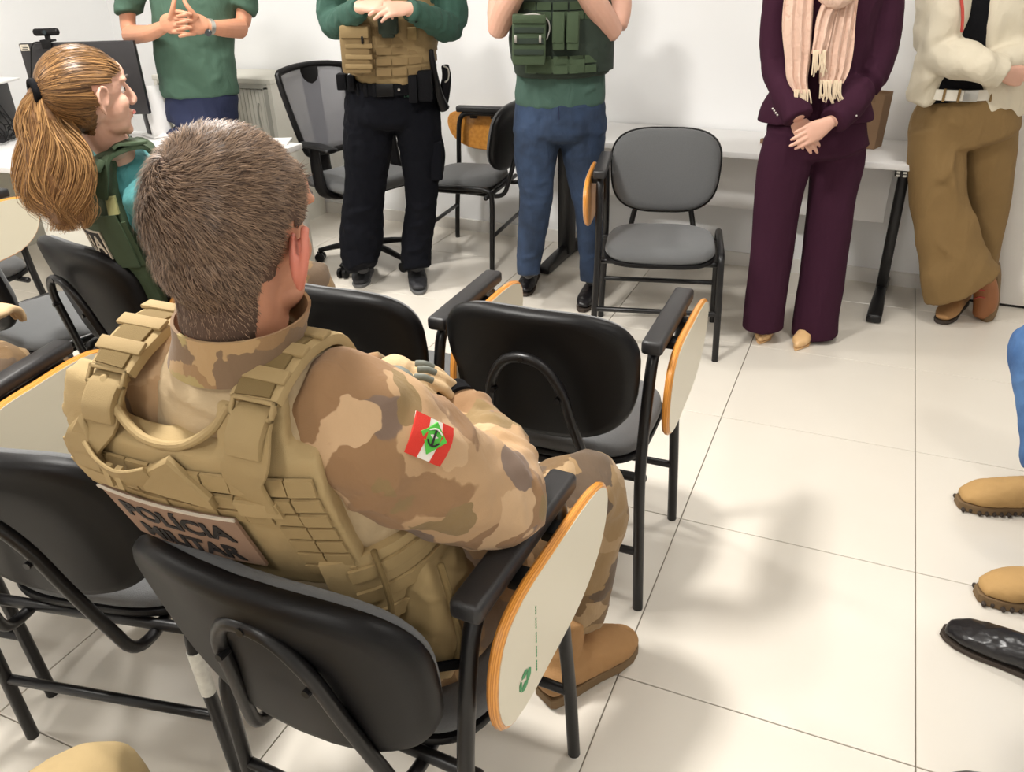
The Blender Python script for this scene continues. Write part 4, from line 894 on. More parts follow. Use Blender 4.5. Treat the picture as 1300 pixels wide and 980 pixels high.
# ---------------------------------------------------------------- woman in the maroon suit
G = V(-.56, .12, 0); pl = Plane(G); q = pl.q
pr_ = thing('person', 'person in maroon trouser suit with pale pink fringed scarf, hands folded in front', 'person', G)
T_ = [(q(1035, 175, 0), .18, .12), (q(1038, 130, 0), .175, .115), (q(1045, 80, 0), .15, .11), (q(1052, 20, 0), .17, .12), (q(1057, -35, 0), .185, .11), (q(1060, -68, 0), .13, .075), (q(1061, -84, 0), .055, .05)]
aL = [q(1003, -55, 0), q(992, 0, 0), q(988, 70, .03), q(998, 112, .12), q(1014, 150, .2)]
aR = [q(1118, -50, 0), q(1122, 10, 0), q(1110, 82, .03), q(1085, 122, .12), q(1058, 154, .2)]
Fl = (q(1034, 184, .22)-q(1008, 150, .18)).normalized(); Fr = (q(1012, 178, .23)-q(1052, 156, .2)).normalized()
arms = [dict(pts=aL, r=[.065, .062, .055, .052, .034], hand=[lambda b: hand(b, q(1012, 152, .17), Fl, HH, -1, (.25, .25, .3, .3), .95, (.25, .1), .0)]),
        dict(pts=aR, r=[.065, .062, .055, .052, .034], hand=[lambda b: hand(b, q(1050, 157, .215), Fr, HH+V(0, 0, -.2), 1, (.22, .16, .12, .1), .95, (.35, .4), -.0)])]
fl = onz(972, 420, 0); fr_ = onz(1034, 428, 0)
legs = [dict(pts=[q(1002, 180, 0), q(988, 290, 0), fl+V(0, 0, .12)], r=[.10, .07, .05]), dict(pts=[q(1062, 180, 0), q(1052, 290, 0), fr_+V(0, 0, .12)], r=[.10, .07, .05])]
bd, M, hc = body_mesh(pr_, M_skin, dict(side=SH, pts=T_), arms, legs, (q(1063, -122, .02), -HH, (0, 0, 1), 1.0), .048, True); face_parts(bd, M, M_haird); hair_cap(pr_, M, M_haird, .1)
def f(b):
    pl.ch(b, [(1036, 150, 0, 60, .6), (1036, 176, 0, 61, .6), (1036, 190, 0, 63, .6)], 24, 3, (.1, .3))
    pl.ch(b, [(1002, 178, 0, 32), (996, 208, 0, 33), (988, 250, 0, 29), (982, 300, 0, 27), (976, 350, 0, 25.5), (970, 395, 0, 25), (968, 416, .0, 25)], 20, 4, (.4, .02), .9)
    pl.ch(b, [(1065, 178, 0, 33), (1062, 208, 0, 33), (1056, 250, 0, 29), (1050, 300, 0, 28), (1044, 350, 0, 27.5), (1036, 400, 0, 27.5), (1034, 424, .0, 28)], 20, 4, (.4, .02), .9)
zf = lambda x0, y0, x1, y1, d=.1, h=.006, w=.008: (q(x0, y0, d), q(x1, y1, d), w, h)
garment(pr_, 'trousers', M_maroon, f, .0085, 4, .0025, (10, 10, 3), 9.0, [zf(990, 200, 972, 405, .09, .006, .006), zf(1056, 200, 1040, 415, .09, .006, .006)])
def f(b):
    pl.ch(b, [(1034, 152, 0, 70, .58), (1036, 135, 0, 66, .58), (1042, 100, 0, 54, .62), (1050, 60, 0, 54, .66), (1053, 20, 0, 60, .64), (1057, -30, 0, 64, .56), (1060, -60, 0, 44, .56)], 28, 4, (.02, .4))
    loft(b, aL, [(.078, .074), (.074, .07), (.070, .066), (.066, .062), (.056, .052)], (.3, .7, .5), 18, 4, (.5, .02))
    loft(b, aR, [(.078, .074), (.076, .072), (.074, .070), (.068, .064), (.056, .052)], (.3, .7, .5), 18, 4, (.5, .02))
jk = garment(pr_, 'jacket', M_maroon, f, .008, 4, .0035, (11, 11, 6), 10.0, [zf(975, 70, 1005, 80, .1, -.006), zf(1090, 60, 1125, 85, .08, .007), zf(1085, 80, 1120, 100, .08, -.006), zf(1042, 60, 1038, 150, .13, -.006, .008), zf(975, 25, 1003, 40, .08, .006)])
for (x0, y0, x1, y1) in ((981, 138, 987, 146), (1073, 161, 1087, 147)):
    for k_ in range(4):
        t = k_/3; b = NB(); c = q(x0+(x1-x0)*t, y0+(y1-y0)*t, .19 if x0 < 1000 else .215); ell(b, c, (.0045, .0045, .0045), None, 2); part('cuff_button', b, M_btn, jk, world=True)
def drape(b, spec, th=.008, waves=3, amp=.008):
    rows = []
    for (x, y, d, hw) in spline(spec, 5):
        c = q(x, y, d); w = hw*pl.m(x, y, d); r_ = []
        for i in range(17):
            s = i/8-1; r_.append(c + RH*(w*s) - HH*(amp*sin(waves*pi*s+y*.02) - .012*s*s))
        rows.append(r_)
    fr = [[b.verts.new(p-HH*th/2) for p in r_] for r_ in rows]; bk = [[b.verts.new(p+HH*th/2) for p in r_] for r_ in rows]
    nR = len(rows)
    for i in range(nR-1):
        for j in range(16):
            b.faces.new((fr[i][j], fr[i][j+1], fr[i+1][j+1], fr[i+1][j])); b.faces.new((bk[i][j], bk[i+1][j], bk[i+1][j+1], bk[i][j+1]))
        b.faces.new((fr[i][0], fr[i+1][0], bk[i+1][0], bk[i][0])); b.faces.new((fr[i][16], bk[i][16], bk[i+1][16], fr[i+1][16]))
    for j in range(16): b.faces.new((fr[0][j], bk[0][j], bk[0][j+1], fr[0][j+1])); b.faces.new((fr[-1][j], fr[-1][j+1], bk[-1][j+1], bk[-1][j]))
b = NB(); drape(b, [(1030, -62, .08, 14), (1018, -20, .15, 18), (1014, 30, .17, 19), (1015, 75, .18, 16), (1014, 100, .19, 13), (1018, 118, .20, 10)]); sc = part('scarf', b, M_scarf, pr_, world=True)
b = NB(); drape(b, [(1085, -60, .08, 14), (1075, -15, .16, 18), (1068, 25, .18, 19), (1063, 60, .185, 21), (1060, 88, .19, 19), (1056, 106, .19, 15)], waves=4); part('scarf_tail', b, M_scarf, sc, world=True)
b = NB(); drape(b, [(1064, -10, .19, 12), (1050, 20, .195, 11), (1044, 50, .20, 10), (1040, 68, .2, 9)], waves=2); part('scarf_tail', b, M_scarf, sc, world=True)
b = NB(); tube(b, [q(1030, -62, .04), q(1040, -20, .15), q(1062, 0, .20), q(1084, -20, .15), q(1092, -62, .04), q(1061, -80, -.07), q(1030, -62, .04)], .032, 14, 4); part('neck_wrap', b, M_scarf, sc, world=True)
random.seed(11)
fb = NB()
for (x0, x1, y0, y1, n_, d) in ((1009, 1027, 118, 141, 13, .20), (1042, 1068, 106, 132, 18, .195), (1033, 1048, 68, 98, 12, .205)):
    for i in range(n_):
        x = x0+(x1-x0)*i/(n_-1); e = y1-random.random()*10; tube(fb, [q(x, y0-4, d), q(x+random.uniform(-2, 2), (y0+e)/2, d+.004), q(x+random.uniform(-3, 4), e, d)], .0028, 6, 3)
fo = part('fringe', fb, M_scarf2, sc, world=True); fo['kind'] = 'stuff'
shoe(pr_, onz(980, 414, 0), onz(963, 438, 0), q(972, 408, .0), M_nude, M_nude, None, .036, pointed=True, name='pointed_shoe', sole_h=.008)
shoe(pr_, onz(1034, 420, 0), onz(1009, 446, 0), q(1034, 414, .0), M_nude, M_nude, None, .036, pointed=True, name='pointed_shoe', sole_h=.008)
# ---------------------------------------------------------------- woman in the beige jacket, leaning at the right
G = V(.22, .66, 0); pl = Plane(G); q = pl.q
pr_ = thing('person', 'person in beige jacket and wide khaki trousers with white belt, arms crossed, brown boots', 'person', G)
T_ = [(q(1222, 150, 0), .14, .09), (q(1222, 115, 0), .15, .10), (q(1224, 70, 0), .165, .115), (q(1232, 20, 0), .18, .12), (q(1240, -25, 0), .185, .11), (q(1245, -55, 0), .13, .075), (q(1246, -70, 0), .055, .05)]
aL = [q(1198, -38, .0), q(1192, 10, .02), q(1192, 62, .06), q(1235, 80, .2), q(1272, 92, .22)]
aR = [q(1296, -35, 0), q(1312, 20, .02), q(1322, 62, .06), q(1290, 72, .16), q(1255, 84, .16)]
arms = [dict(pts=aL, r=[.075, .07, .062, .056, .036], hand=[lambda b: hand(b, q(1276, 92, .22), (q(1302, 98, .2)-q(1276, 92, .22)), HH+V(0, 0, .2), -1, (.5, .5, .5, .5), .98, (.3, .2))]),
        dict(pts=aR, r=[.075, .07, .062, .056, .036], hand=[lambda b: hand(b, q(1258, 84, .15), (q(1232, 86, .12)-q(1258, 84, .15)), HH, 1, (.3, .3, .3, .3), .98, (.3, .2))])]
fl = onz(1205, 392, 0); fr_ = onz(1258, 372, 0)
legs = [dict(pts=[q(1195, 165, 0), q(1197, 280, .05), q(1212, 350, .06)], r=[.10, .07, .05]), dict(pts=[q(1252, 165, 0), q(1251, 275, -.04), q(1246, 330, -.05)], r=[.10, .07, .05])]
bd, M, hc = body_mesh(pr_, M_skin, dict(side=SH, pts=T_), arms, legs, (q(1248, -108, .03), -HH-RH*.3, (0, 0, 1), 1.0), .048, True); face_parts(bd, M, M_haird); hr_ = hair_cap(pr_, M, M_hairg, .12)
b = NB(); 
for i in range(14):
    x = 1284+i*1.6; tube(b, [q(1275+i*2, -70, .02), q(1290+i, -30, .11), q(x, 0, .14), q(x+3, 8+i % 3*3, .14)], .006, 6, 3)
part('hair_lock', b, M_hairg, hr_, world=True)
def f(b):
    pl.ch(b, [(1222, 118, 0, 46, .66), (1222, 135, 0, 57, .62), (1222, 158, 0, 63, .6), (1223, 175, 0, 62, .6)], 24, 3, (.02, .3))
    pl.ch(b, [(1192, 165, .01, 34), (1189, 200, .02, 33), (1190, 240, .03, 33), (1198, 285, .05, 34), (1205, 318, .06, 36), (1212, 345, .07, 41), (1221, 363, .07, 46)], 24, 4, (.4, .02), .6)
    pl.ch(b, [(1254, 165, 0, 33), (1254, 200, 0, 31), (1253, 240, -.02, 28), (1250, 285, -.04, 24), (1245, 325, -.05, 22), (1240, 350, -.05, 20)], 20, 4, (.4, .02), .8)
zf = lambda x0, y0, x1, y1, d=.1, h=.018, w=.017: (q(x0, y0, d), q(x1, y1, d), w, h)
garment(pr_, 'wide_trousers', M_khaki, f, .0085, 4, .006, (7, 7, 3), 12.0, [zf(1180, 150, 1195, 235), zf(1196, 235, 1215, 180), zf(1205, 200, 1215, 290), zf(1232, 270, 1248, 330), zf(1225, 290, 1262, 345), zf(1265, 200, 1250, 310), zf(1195, 150, 1240, 165, .1, .008), zf(1180, 300, 1230, 340, .12, .008)])
def f(b): loft(b, [q(1222, 118, 0), q(1223, 70, 0), q(1232, 20, 0), q(1240, -25, 0), q(1244, -48, 0)], [(.165, .12), (.165, .125), (.182, .132), (.18, .12), (.12, .085)], SH, 24, 4, (.02, .3))
garment(pr_, 'black_top', M_black, f, .009, 3, .002, (9, 9, 9), 13.0)
c = q(1219, 115, 0); b = NB(); arc_strip(b, c, RH, .176, .128, -180, 180, .042, .006, n=40); bl = part('white_belt', b, M_belt, pr_, world=True)
b = NB(); box(b, (0, 0, .008), (.055, .046, .006), arc_M(c, RH, .178, .130, -8), .002); part('buckle', b, M_steel, bl, world=True)
for phi in (-40, -22, 20, 34, 48): b = NB(); box(b, (0, 0, .008), (.010, .052, .004), arc_M(c, RH, .178, .130, phi), .001); part('belt_loop', b, M_khaki, bl, world=True)
def f(b):       # open jacket: back, two fronts and sleeves
    loft(b, [q(1232, 150, -.07), q(1230, 90, -.07), q(1236, 20, -.06), q(1242, -30, -.03), q(1245, -52, .0)], [(.24, .07), (.21, .075), (.205, .09), (.20, .10), (.13, .075)], SH, 24, 4, (.1, .4))
    loft(b, [q(1166, 130, .04), q(1178, 100, .05), q(1190, 60, .07), q(1204, 20, .09), q(1218, -25, .08), q(1228, -50, .05)], [(.055, .035), (.075, .045), (.075, .055), (.075, .055), (.07, .05), (.05, .04)], SH, 18, 4, (.3, .4))
    loft(b, [q(1269, 150, .08), q(1270, 125, .09), q(1272, 90, .09), q(1273, 50, .09), q(1272, 10, .09), q(1268, -25, .07), q(1262, -50, .05)], [(.085, .045), (.09, .05), (.09, .055), (.085, .06), (.075, .06), (.07, .05), (.05, .04)], SH, 18, 4, (.1, .4), .3)
    loft(b, aL, [(.092, .088), (.088, .082), (.082, .078), (.070, .066), (.058, .054)], (.3, .7, .5), 18, 4, (.5, .02))
    loft(b, aR, [(.092, .088), (.088, .082), (.08, .074), (.064, .06), (.05, .05)], (.3, .7, .5), 18, 4, (.5, .02))
jk = garment(pr_, 'beige_jacket', M_jacket, f, .0085, 4, .007, (9, 9, 7), 14.0, [(q(1200, 60, .16), q(1270, 80, .28), .012, .010), (q(1210, 88, .2), q(1260, 100, .26), .01, -.008), (q(1275, 10, .16), q(1262, 60, .16), .012, .01), (q(1190, 90, .1), q(1160, 135, .1), .015, .012)])
b = NB(); tube(b, [q(1216, -30, .145), q(1222, 12, .165), q(1221, 40, .165)], .006, 8, 3); part('lanyard', b, M_redl, pr_, world=True)
shoe(pr_, onz(1222, 388, 0)+V(0, .04, 0), onz(1193, 412, 0), q(1212, 368, .07), M_tboot, M_sole, M_lace, .048, 'boot', .04)
# the crossed boot stands on its toe, heel raised
b = NB(); pl.ch(b, [(1241, 325, -.05, 10), (1246, 345, -.03, 12), (1251, 365, -.01, 14), (1251, 385, .01, 14), (1246, 399, .02, 11)], 18, 4, (.2, .6), .95); up = part('boot', remesh(b, .005, 3), M_bootb, pr_, 60, world=True, label='boot on its toe')
b = NB(); pl.ch(b, [(1262, 337, -.05, 7), (1265, 350, -.04, 5.5), (1266, 368, -.02, 3.5), (1264, 386, .0, 4), (1256, 402, .02, 6), (1248, 408, .03, 5)], 14, 4, (.5, .5), 2.4); part('sole', b, M_solet, up, world=True)
for k_ in range(4): b = NB(); y = 350+k_*9; tube(b, [pl.q(1237, y+2, .03), pl.q(1243, y, .055), pl.q(1250, y+1, .06)], .0035, 8, 3); part('lace', b, M_lace, up, world=True)
# ---------------------------------------------------------------- generic seated person (right edge, left edge, behind)
def seated(label, pel, th, shirt, pants, knees, ankles, shoes, skin=M_skin, elb=None, wr=None, head=None, amp=.005, sc=1.05, seed=0, glv=None, pants_end=None):
    f2 = V(-sin(th), cos(th), 0); r2 = V(f2.y, -f2.x, 0); pel = v3(pel)
    root = thing('person', label, 'person', V(pel.x, pel.y, 0)); S = tuple(r2)
    ub = V(0, 0, 1)*.97 - f2*.12
    T_ = [(pel+V(0, 0, -.02), .19, .15), (pel+ub*.18, .165, .13), (pel+ub*.38, .19, .135), (pel+ub*.52, .205, .12), (pel+ub*.60, .14, .08), (pel+ub*.64, .065, .06)]
    sh = [pel+ub*.55+r2*(s*.20) for s in (1, -1)]
    elb = elb or [pel+V(0, 0, .30)+r2*(s*.27)+f2*.02 for s in (1, -1)]
    wr = wr or [pel+V(0, 0, .18)+r2*(s*.12)+f2*.26 for s in (1, -1)]
    arms = []
    for i, s in enumerate((1, -1)):
        F_ = (wr[i]-elb[i]).normalized(); w_ = wr[i]
        arms.append(dict(pts=[sh[i], v3(elb[i]), v3(wr[i])], r=[.07, .055, .038], hand=[(lambda w_, F_, s: (lambda b: hand(b, w_, F_*.8-V(0, 0, .2), V(0, 0, -1), s, (.35, .4, .45, .5), sc, fat=1.15 if glv else 1)))(w_, F_, s)]))
    hips = [pel+r2*(s*.10)+V(0, 0, .0) for s in (1, -1)]
    legs = [dict(pts=[hips[i], v3(knees[i]), v3(ankles[i])], r=[.095, .075, .055]) for i in (0, 1)]
    hdc = head or (pel+ub*.81, f2)
    bd, M, hc = body_mesh(root, skin, dict(side=S, pts=T_), arms, legs, hdc); face_parts(bd, M); hair_cap(root, M, M_haird)
    def f(b):
        loft(b, [t[0] for t in T_[:-1]], [(t[1]*1.03, t[2]*1.03) for t in T_[:-1]], S, 24, 4, (.05, .5))
        for A in arms: loft(b, A['pts'], [(.082, .08), (.066, .064), (.045, .044)], (.3, .7, .5), 16, 4, (.5, .02))
    garment(root, 'shirt', shirt, f, .011, 4, amp, seed=seed)
    def f(b):
        loft(b, [pel+V(0, 0, -.03)-f2*.02, pel+V(0, 0, .12)], [(.20, .16), (.18, .14)], S, 24, 3, (.4, .1))
        for i in (0, 1):
            k_, a_, h_ = v3(knees[i]), v3(ankles[i]), hips[i]
            loft(b, [h_, h_.lerp(k_, .55), k_+(h_-k_)*.08, k_.lerp(a_, .08)+f2*.01, k_.lerp(a_, .5), a_], [(.105, .10), (.09, .088), (.078, .076), (.075, .072), (.064, .066), (.056, .062)], S, 20, 4, (.4, .02))
    garment(root, 'trousers', pants, f, .009, 4, amp, (10, 10, 10), seed+.5)
    for i in (0, 1):
        a_ = v3(ankles[i]); t_ = v3(shoes['toe'][i]); h_ = v3(shoes['heel'][i]); shoe(root, h_, t_, a_, shoes['m'], shoes['s'], shoes.get('l'), shoes.get('w', .05), shoes.get('n', 'shoe'), shoes.get('boot', 0), sole_h=shoes.get('sh', .02), lugs=shoes.get('lugs', False))
    return root
seated('person in light blue jeans and tan suede boots, seated past the right edge', (.80, -1.12, .55), radians(84), M_gsleeve, M_jean2,
       [(.335, -1.33, .52), (.245, -.785, .53)], [(.44, -1.37, .14), (.345, -.875, .14)],
       dict(toe=[(.150, -1.43, 0), (.118, -.985, 0)], heel=[(.46, -1.35, 0), (.42, -.90, 0)], m=M_tboot2, s=M_solet, l=M_lacet, w=.056, n='boot', boot=.03, sh=.03, lugs=True), seed=21)
seated('person in jeans with plain black dress shoes, seated at the lower right edge', (.88, -1.90, .55), radians(90), M_black, M_jean2,
       [(.40, -2.05, .52), (.36, -1.73, .52)], [(.31, -2.12, .13), (.28, -1.68, .13)],
       dict(toe=[(.03, -2.13, 0), (.062, -1.605, 0)], heel=[(.34, -2.12, 0), (.35, -1.70, 0)], m=M_lblack, s=M_sole, w=.052, sh=.014), seed=22)
seated('person in tan trousers seated behind, only one knee in the lower left corner', (-1.38, -3.66, .55), radians(-4), M_camo, M_vest,
       [(-1.175, -3.075, .60), (-1.56, -3.13, .56)], [(-1.20, -3.14, .13), (-1.58, -3.14, .13)],
       dict(toe=[(-1.18, -2.98, 0), (-1.6, -2.94, 0)], heel=[(-1.2, -3.26, 0), (-1.58, -3.24, 0)], m=M_tboot2, s=M_solet, l=M_lacet, n='boot', boot=.03, sh=.03), seed=23)
seated('person in camouflage seated at the left edge, only a bent arm and glove in view', (-2.34, -2.56, .55), radians(10), M_camo, M_camod,
       [(-2.42, -2.12, .57), (-2.62, -2.12, .57)], [(-2.42, -2.10, .13), (-2.62, -2.10, .13)],
       dict(toe=[(-2.42, -1.88, 0), (-2.65, -1.88, 0)], heel=[(-2.41, -2.17, 0), (-2.6, -2.17, 0)], m=M_tboot2, s=M_solet, l=M_lacet, n='boot', boot=.03, sh=.03),
       elb=[V(-2.105, -2.56, .87), V(-2.62, -2.6, .86)], wr=[V(-2.17, -2.41, .90), V(-2.46, -2.42, .86)], skin=M_glove, seed=24, glv=True)
# ---------------------------------------------------------------- hair made of single strands
def strand(bm, pts, w, nrm=None):
    """flat tapering ribbon through pts"""
    L = []; n = len(pts)
    for i, p in enumerate(pts):
        t = (pts[min(i+1, n-1)]-pts[max(i-1, 0)]).normalized(); s = t.cross(nrm if nrm is not None else t.orthogonal()).normalized()
        k = w*(1 - (i/(n-1))**2*.85)
        L.append((bm.verts.new(p-s*k/2), bm.verts.new(p+s*k/2)))
    for a, b in zip(L[:-1], L[1:]): bm.faces.new((a[0], a[1], b[1], b[0]))
def short_hair(root, hm, M, m, n, mask, seed=3):
    random.seed(seed); Mi = M.inverted(); ms = [p for p in hm.polygons]; bm = NB(); cnt = 0
    Wh = V(-.012, -.075, .085); R3 = M.to_3x3()
    cand = []
    for p in ms:
        c = Mi @ p.center; k = mask(c)
        if k > 0: cand.append((p.center.copy(), p.normal.copy(), c, k))
    for _ in range(n):
        c, nn, l, k = random.choice(cand)
        if random.random() > min(1, k*1.2+.15): continue
        d = l - Wh; d = R3 @ V(d.x, d.y, d.z); ax = nn
        d = d - nn*d.dot(nn); d = d.normalized() if d.length > 1e-6 else nn.orthogonal()
        sw = .9*math.exp(-((l-Wh).length/.06)**2) + .25; d = (Matrix.Rotation(sw + random.gauss(0, .18) + .45*noise.noise(l*38), 3, nn) @ d)
        lift = (.22 + .25*noise.noise(l*45+V(3, 3, 3)) + random.gauss(0, .08))*(.5+.5*k)
        Ln = (.0055 + .0115*k)*random.uniform(.75, 1.25)
        o = c + Vector((random.uniform(-1, 1), random.uniform(-1, 1), random.uniform(-1, 1)))*.0024 - nn*.0025
        p1 = o + (nn*(lift+.35) + d*.75)*Ln*.5; p2 = p1 + (nn*lift*.45 + d*.95)*Ln*.55
        strand(bm, [o, p1, p2], .00095, nn)
    o = part('hair', bm, m, root, None, world=True); o['kind'] = 'stuff'; return o
# ---------------------------------------------------------------- camouflaged officer in the foreground
G = V(-1.02, -2.58, 0)
of = thing('person', 'person with short brown hair in camouflage shirt and tan plate carrier, nearest to us', 'person', G)
S = (1, 0, 0)
T_ = [(V(-1.03, -2.57, .54), .20, .15), (V(-1.03, -2.61, .68), .180, .135), (V(-1.03, -2.67, .88), .195, .14), (V(-1.03, -2.72, 1.02), .210, .135), (V(-1.03, -2.755, 1.105), .195, .105), (V(-1.03, -2.77, 1.17), .115, .082), (V(-1.03, -2.775, 1.22), .075, .070)]
aR = [V(-.865, -2.745, 1.07), V(-.815, -2.665, .965), V(-.765, -2.565, .865), V(-.845, -2.455, .89), V(-.935, -2.405, .915)]
aL = [V(-1.21, -2.75, 1.08), V(-1.30, -2.64, .96), V(-1.33, -2.52, .86), V(-1.20, -2.43, .90), V(-1.07, -2.40, .945)]
Fr = V(-.115, .035, .022); Fl = V(.155, .0, -.005)
arms = [dict(pts=aR, r=[.085, .082, .066, .056, .044], hand=None), dict(pts=aL, r=[.085, .078, .062, .054, .044], hand=None)]
legs = [dict(pts=[V(-.92, -2.55, .55), V(-.785, -2.12, .585), V(-.80, -2.07, .15)], r=[.10, .08, .06]), dict(pts=[V(-1.14, -2.55, .55), V(-1.28, -2.12, .57), V(-1.30, -2.05, .15)], r=[.10, .08, .06])]
HC = V(-1.005, -2.77, 1.340); HD = (HC, V(.02, 1, -.06), V(.03, .10, 1), 1.05)
bd, M, hm = body_mesh(of, M_skin2, dict(side=S, pts=[(t[0], t[1]*.95, t[2]*.95) for t in T_]), arms, legs, HD, .062, ears=False)
face_parts(bd, M)
for sx in (1, -1):
    b = NB(); E_ = M @ Matrix.Translation((sx*.079, .002, -.020)) @ Matrix.Rotation(sx*radians(38), 4, 'Z') @ Matrix.Rotation(radians(-8), 4, 'X')
    ell(b, (0, 0, 0), (.006, .019, .030), None, 3); tube(b, [V(sx*x, y, z) for x, y, z in ((.004, .014, -.012), (.010, .018, .01), (.013, .008, .030), (.013, -.012, .028), (.012, -.020, .006), (.008, -.012, -.018), (.004, .004, -.034))], .0052, 10, 3)
    bmesh.ops.transform(b, matrix=E_, verts=b.verts); part('ear', remesh(b, .003, 3), M_ear, bd, 60, world=True, label='reddish ear')
def mask(c):
    # 1 = long on top, falls to 0 at the hairline
    if c.z > .055 and c.y < .062+.0: k = 1.0
    elif c.y > .055: return 0
    elif c.y > .012: k = (c.z-.005)/.05 if c.z > .012 else 0
    elif c.y > -.035 and abs(c.x) > .05: k = (c.z-.018)/.05 if c.y > -.008 else (c.z+.045)/.09
    else: k = 0 if (c.y > -.030 and c.z < -.03) else (c.z+.118 - .045*max(0, min(1, (abs(c.x)-.048)/.025))*max(0, min(1, (c.y+.052)/.022)))/.125
    return max(0, min(1, k))
cap = hm.copy(); bmc = bmesh.new(); bmc.from_mesh(cap); Mi = M.inverted()
bmesh.ops.delete(bmc, geom=[f_ for f_ in bmc.faces if mask(Mi @ f_.calc_center_median()) <= .02], context='FACES')
for v in bmc.verts: k = mask(Mi @ v.co); v.co += v.normal*(.001+.0035*k)
cap2 = bpy.data.meshes.new('scalp'); bmc.to_mesh(cap2); bmc.free()
hr_ = short_hair(of, cap2.copy(), M, M_hairb, 34000, mask)
part('scalp', cap2, M_scalp, hr_, 60, world=True)
# gloves: right hand lies on the left forearm, left hand over it
PG = Plane(aR[-1]); gq = PG.q
def gch(b, pts, r0, r1, ratio=.9): n = len(pts); loft(b, [gq(*p) for p in pts], [(r0+(r1-r0)*i/(n-1), (r0+(r1-r0)*i/(n-1))*ratio) for i in range(n)], tuple(CU), 14, 4, (.4, .9))
def f(b):       # right hand: from the cuff up and to the left, fingers curled down beyond
    loft(b, [aR[-2].lerp(aR[-1], .6), aR[-1], gq(545, 513, .005), gq(524, 502, .008), gq(506, 497, .005)], [(.045, .042), (.038, .034), (.036, .028), (.036, .024), (.030, .018)], tuple(CU), 18, 4, (.3, .6))
    for dy, e in ((-10, 0), (0, -4), (10, -2), (19, 6)):
        gch(b, [(508, 494+dy, .0), (492+e, 490+dy, -.012), (480+e, 494+dy, -.035), (478+e, 504+dy, -.055)], .0125, .0095)
    gch(b, [(540, 500, .03), (522, 512, .045), (505, 518, .045)], .014, .010)
gl = garment(of, 'glove', M_glove, f, .004, 2, .0008, (30, 30, 30), 31)
def f(b):       # left hand lies over the right wrist, its fingers pointing right
    loft(b, [aL[-2].lerp(aL[-1], .7), gq(488, 484, -.03), gq(502, 475, .0), gq(516, 476, .015)], [(.044, .040), (.036, .034), (.036, .030), (.026, .022)], tuple(CU), 18, 4, (.3, .6))
    for (x, y, d, l) in ((522, 466, -.012, .95), (523, 473, .011, 1.12), (520, 483, .034, 1.05), (514, 494, .055, .85)):
        gch(b, [(x-8, y+2, d-.004), (x+4, y, d+.004), (x+22*l, y+1, d+.012), (x+40*l, y+10, d+.010), (x+53*l, y+23, d-.002)], .0108, .0088)
gl2 = garment(of, 'glove', M_glove, f, .004, 2, .0008, (30, 30, 30), 32)
b = NB(); loft(b, [gq(484, 480, .012), gq(498, 474, .028), gq(514, 480, .040), gq(526, 492, .052)], [(.006, .004), (.014, .007), (.015, .008), (.008, .005)], tuple(CU), 14, 4, (.5, .5)); part('knuckle_guard', b, M_gloveg, gl, world=True)
for k_ in range(3): b = NB(); ell(b, gq(526+k_*5, 497+k_*5, .055), (.008, .008, .007), None, 2); part('knuckle_pad', b, M_gloveg, gl, world=True)
for (x, y, d) in ((530, 462, .010), (533, 469, .033), (529, 479, .056)):
    b = NB(); gch(b, [(x-2, y, d-.002), (x+9, y, d+.004), (x+20, y+4, d+.004)], .0065, .0055, .5); part('knuckle_guard', b, M_gloveg, gl2, world=True)
b = NB(); c = aR[-1]+V(.012, -.006, .012); wd_ = (aR[-1]-aR[-2]).normalized(); loft(b, [c-wd_*.012, c+wd_*.012], [(.047, .042)]*2, (0, 0, 1), 18, 1); part('cuff_tab', b, M_black, gl, world=True)
# combat shirt: plain trunk, camouflage sleeves and collar
def f(b): loft(b, [t[0] for t in T_[:-1]], [(t[1]*1.0, t[2]*1.0) for t in T_[:-1]], S, 32, 4, (.05, .4))
zz = lambda a, c, w=.012, h=.008: (V(*a), V(*c), w, h)
garment(of, 'combat_shirt', M_combat, f, .008, 4, .0035, (10, 10, 14), 33, [zz((-1.17, -2.845, 1.155), (-.93, -2.86, 1.125), .010, .011), zz((-1.18, -2.86, 1.115), (-.92, -2.865, 1.10), .009, .011), zz((-1.12, -2.87, 1.09), (-.90, -2.85, 1.07), .009, .009), zz((-.90, -2.84, 1.04), (-.86, -2.82, .95), .012, .010), zz((-.93, -2.85, .98), (-.85, -2.78, .90), .010, .010), zz((-.90, -2.82, .86), (-.82, -2.72, .80)), zz((-.92, -2.80, .80), (-.83, -2.70, .74)), zz((-.90, -2.83, .92), (-.83, -2.74, .84))])
def f(b):
    loft(b, [V(-.93, -2.765, 1.135)]+aR[:3]+[aR[2].lerp(aR[3], .35), aR[3], aR[4]], [(.07, .06), (.095, .088), (.090, .086), (.078, .074), (.073, .072), (.062, .058), (.046, .044)], (.3, .2, .9), 26, 5, (.4, .02))
sf = [zz((-.89, -2.83, 1.10), (-.80, -2.74, .96), .016, -.008), zz((-.75, -2.62, .96), (-.70, -2.62, .86), .012, .010), zz((-.76, -2.55, .965), (-.69, -2.58, .90), .010, -.009), zz((-.84, -2.47, .965), (-.76, -2.42, .87), .010, .010), zz((-.87, -2.45, .98), (-.80, -2.39, .88), .008, -.009), zz((-.80, -2.50, .96), (-.72, -2.45, .86), .010, .010), zz((-.89, -2.42, .99), (-.85, -2.37, .90), .008, .009), zz((-.86, -2.80, 1.16), (-.80, -2.70, 1.09), .010, .008)]
slv = garment(of, 'sleeve', M_camo, f, .007, 3, .0055, (12, 12, 12), 34, sf)
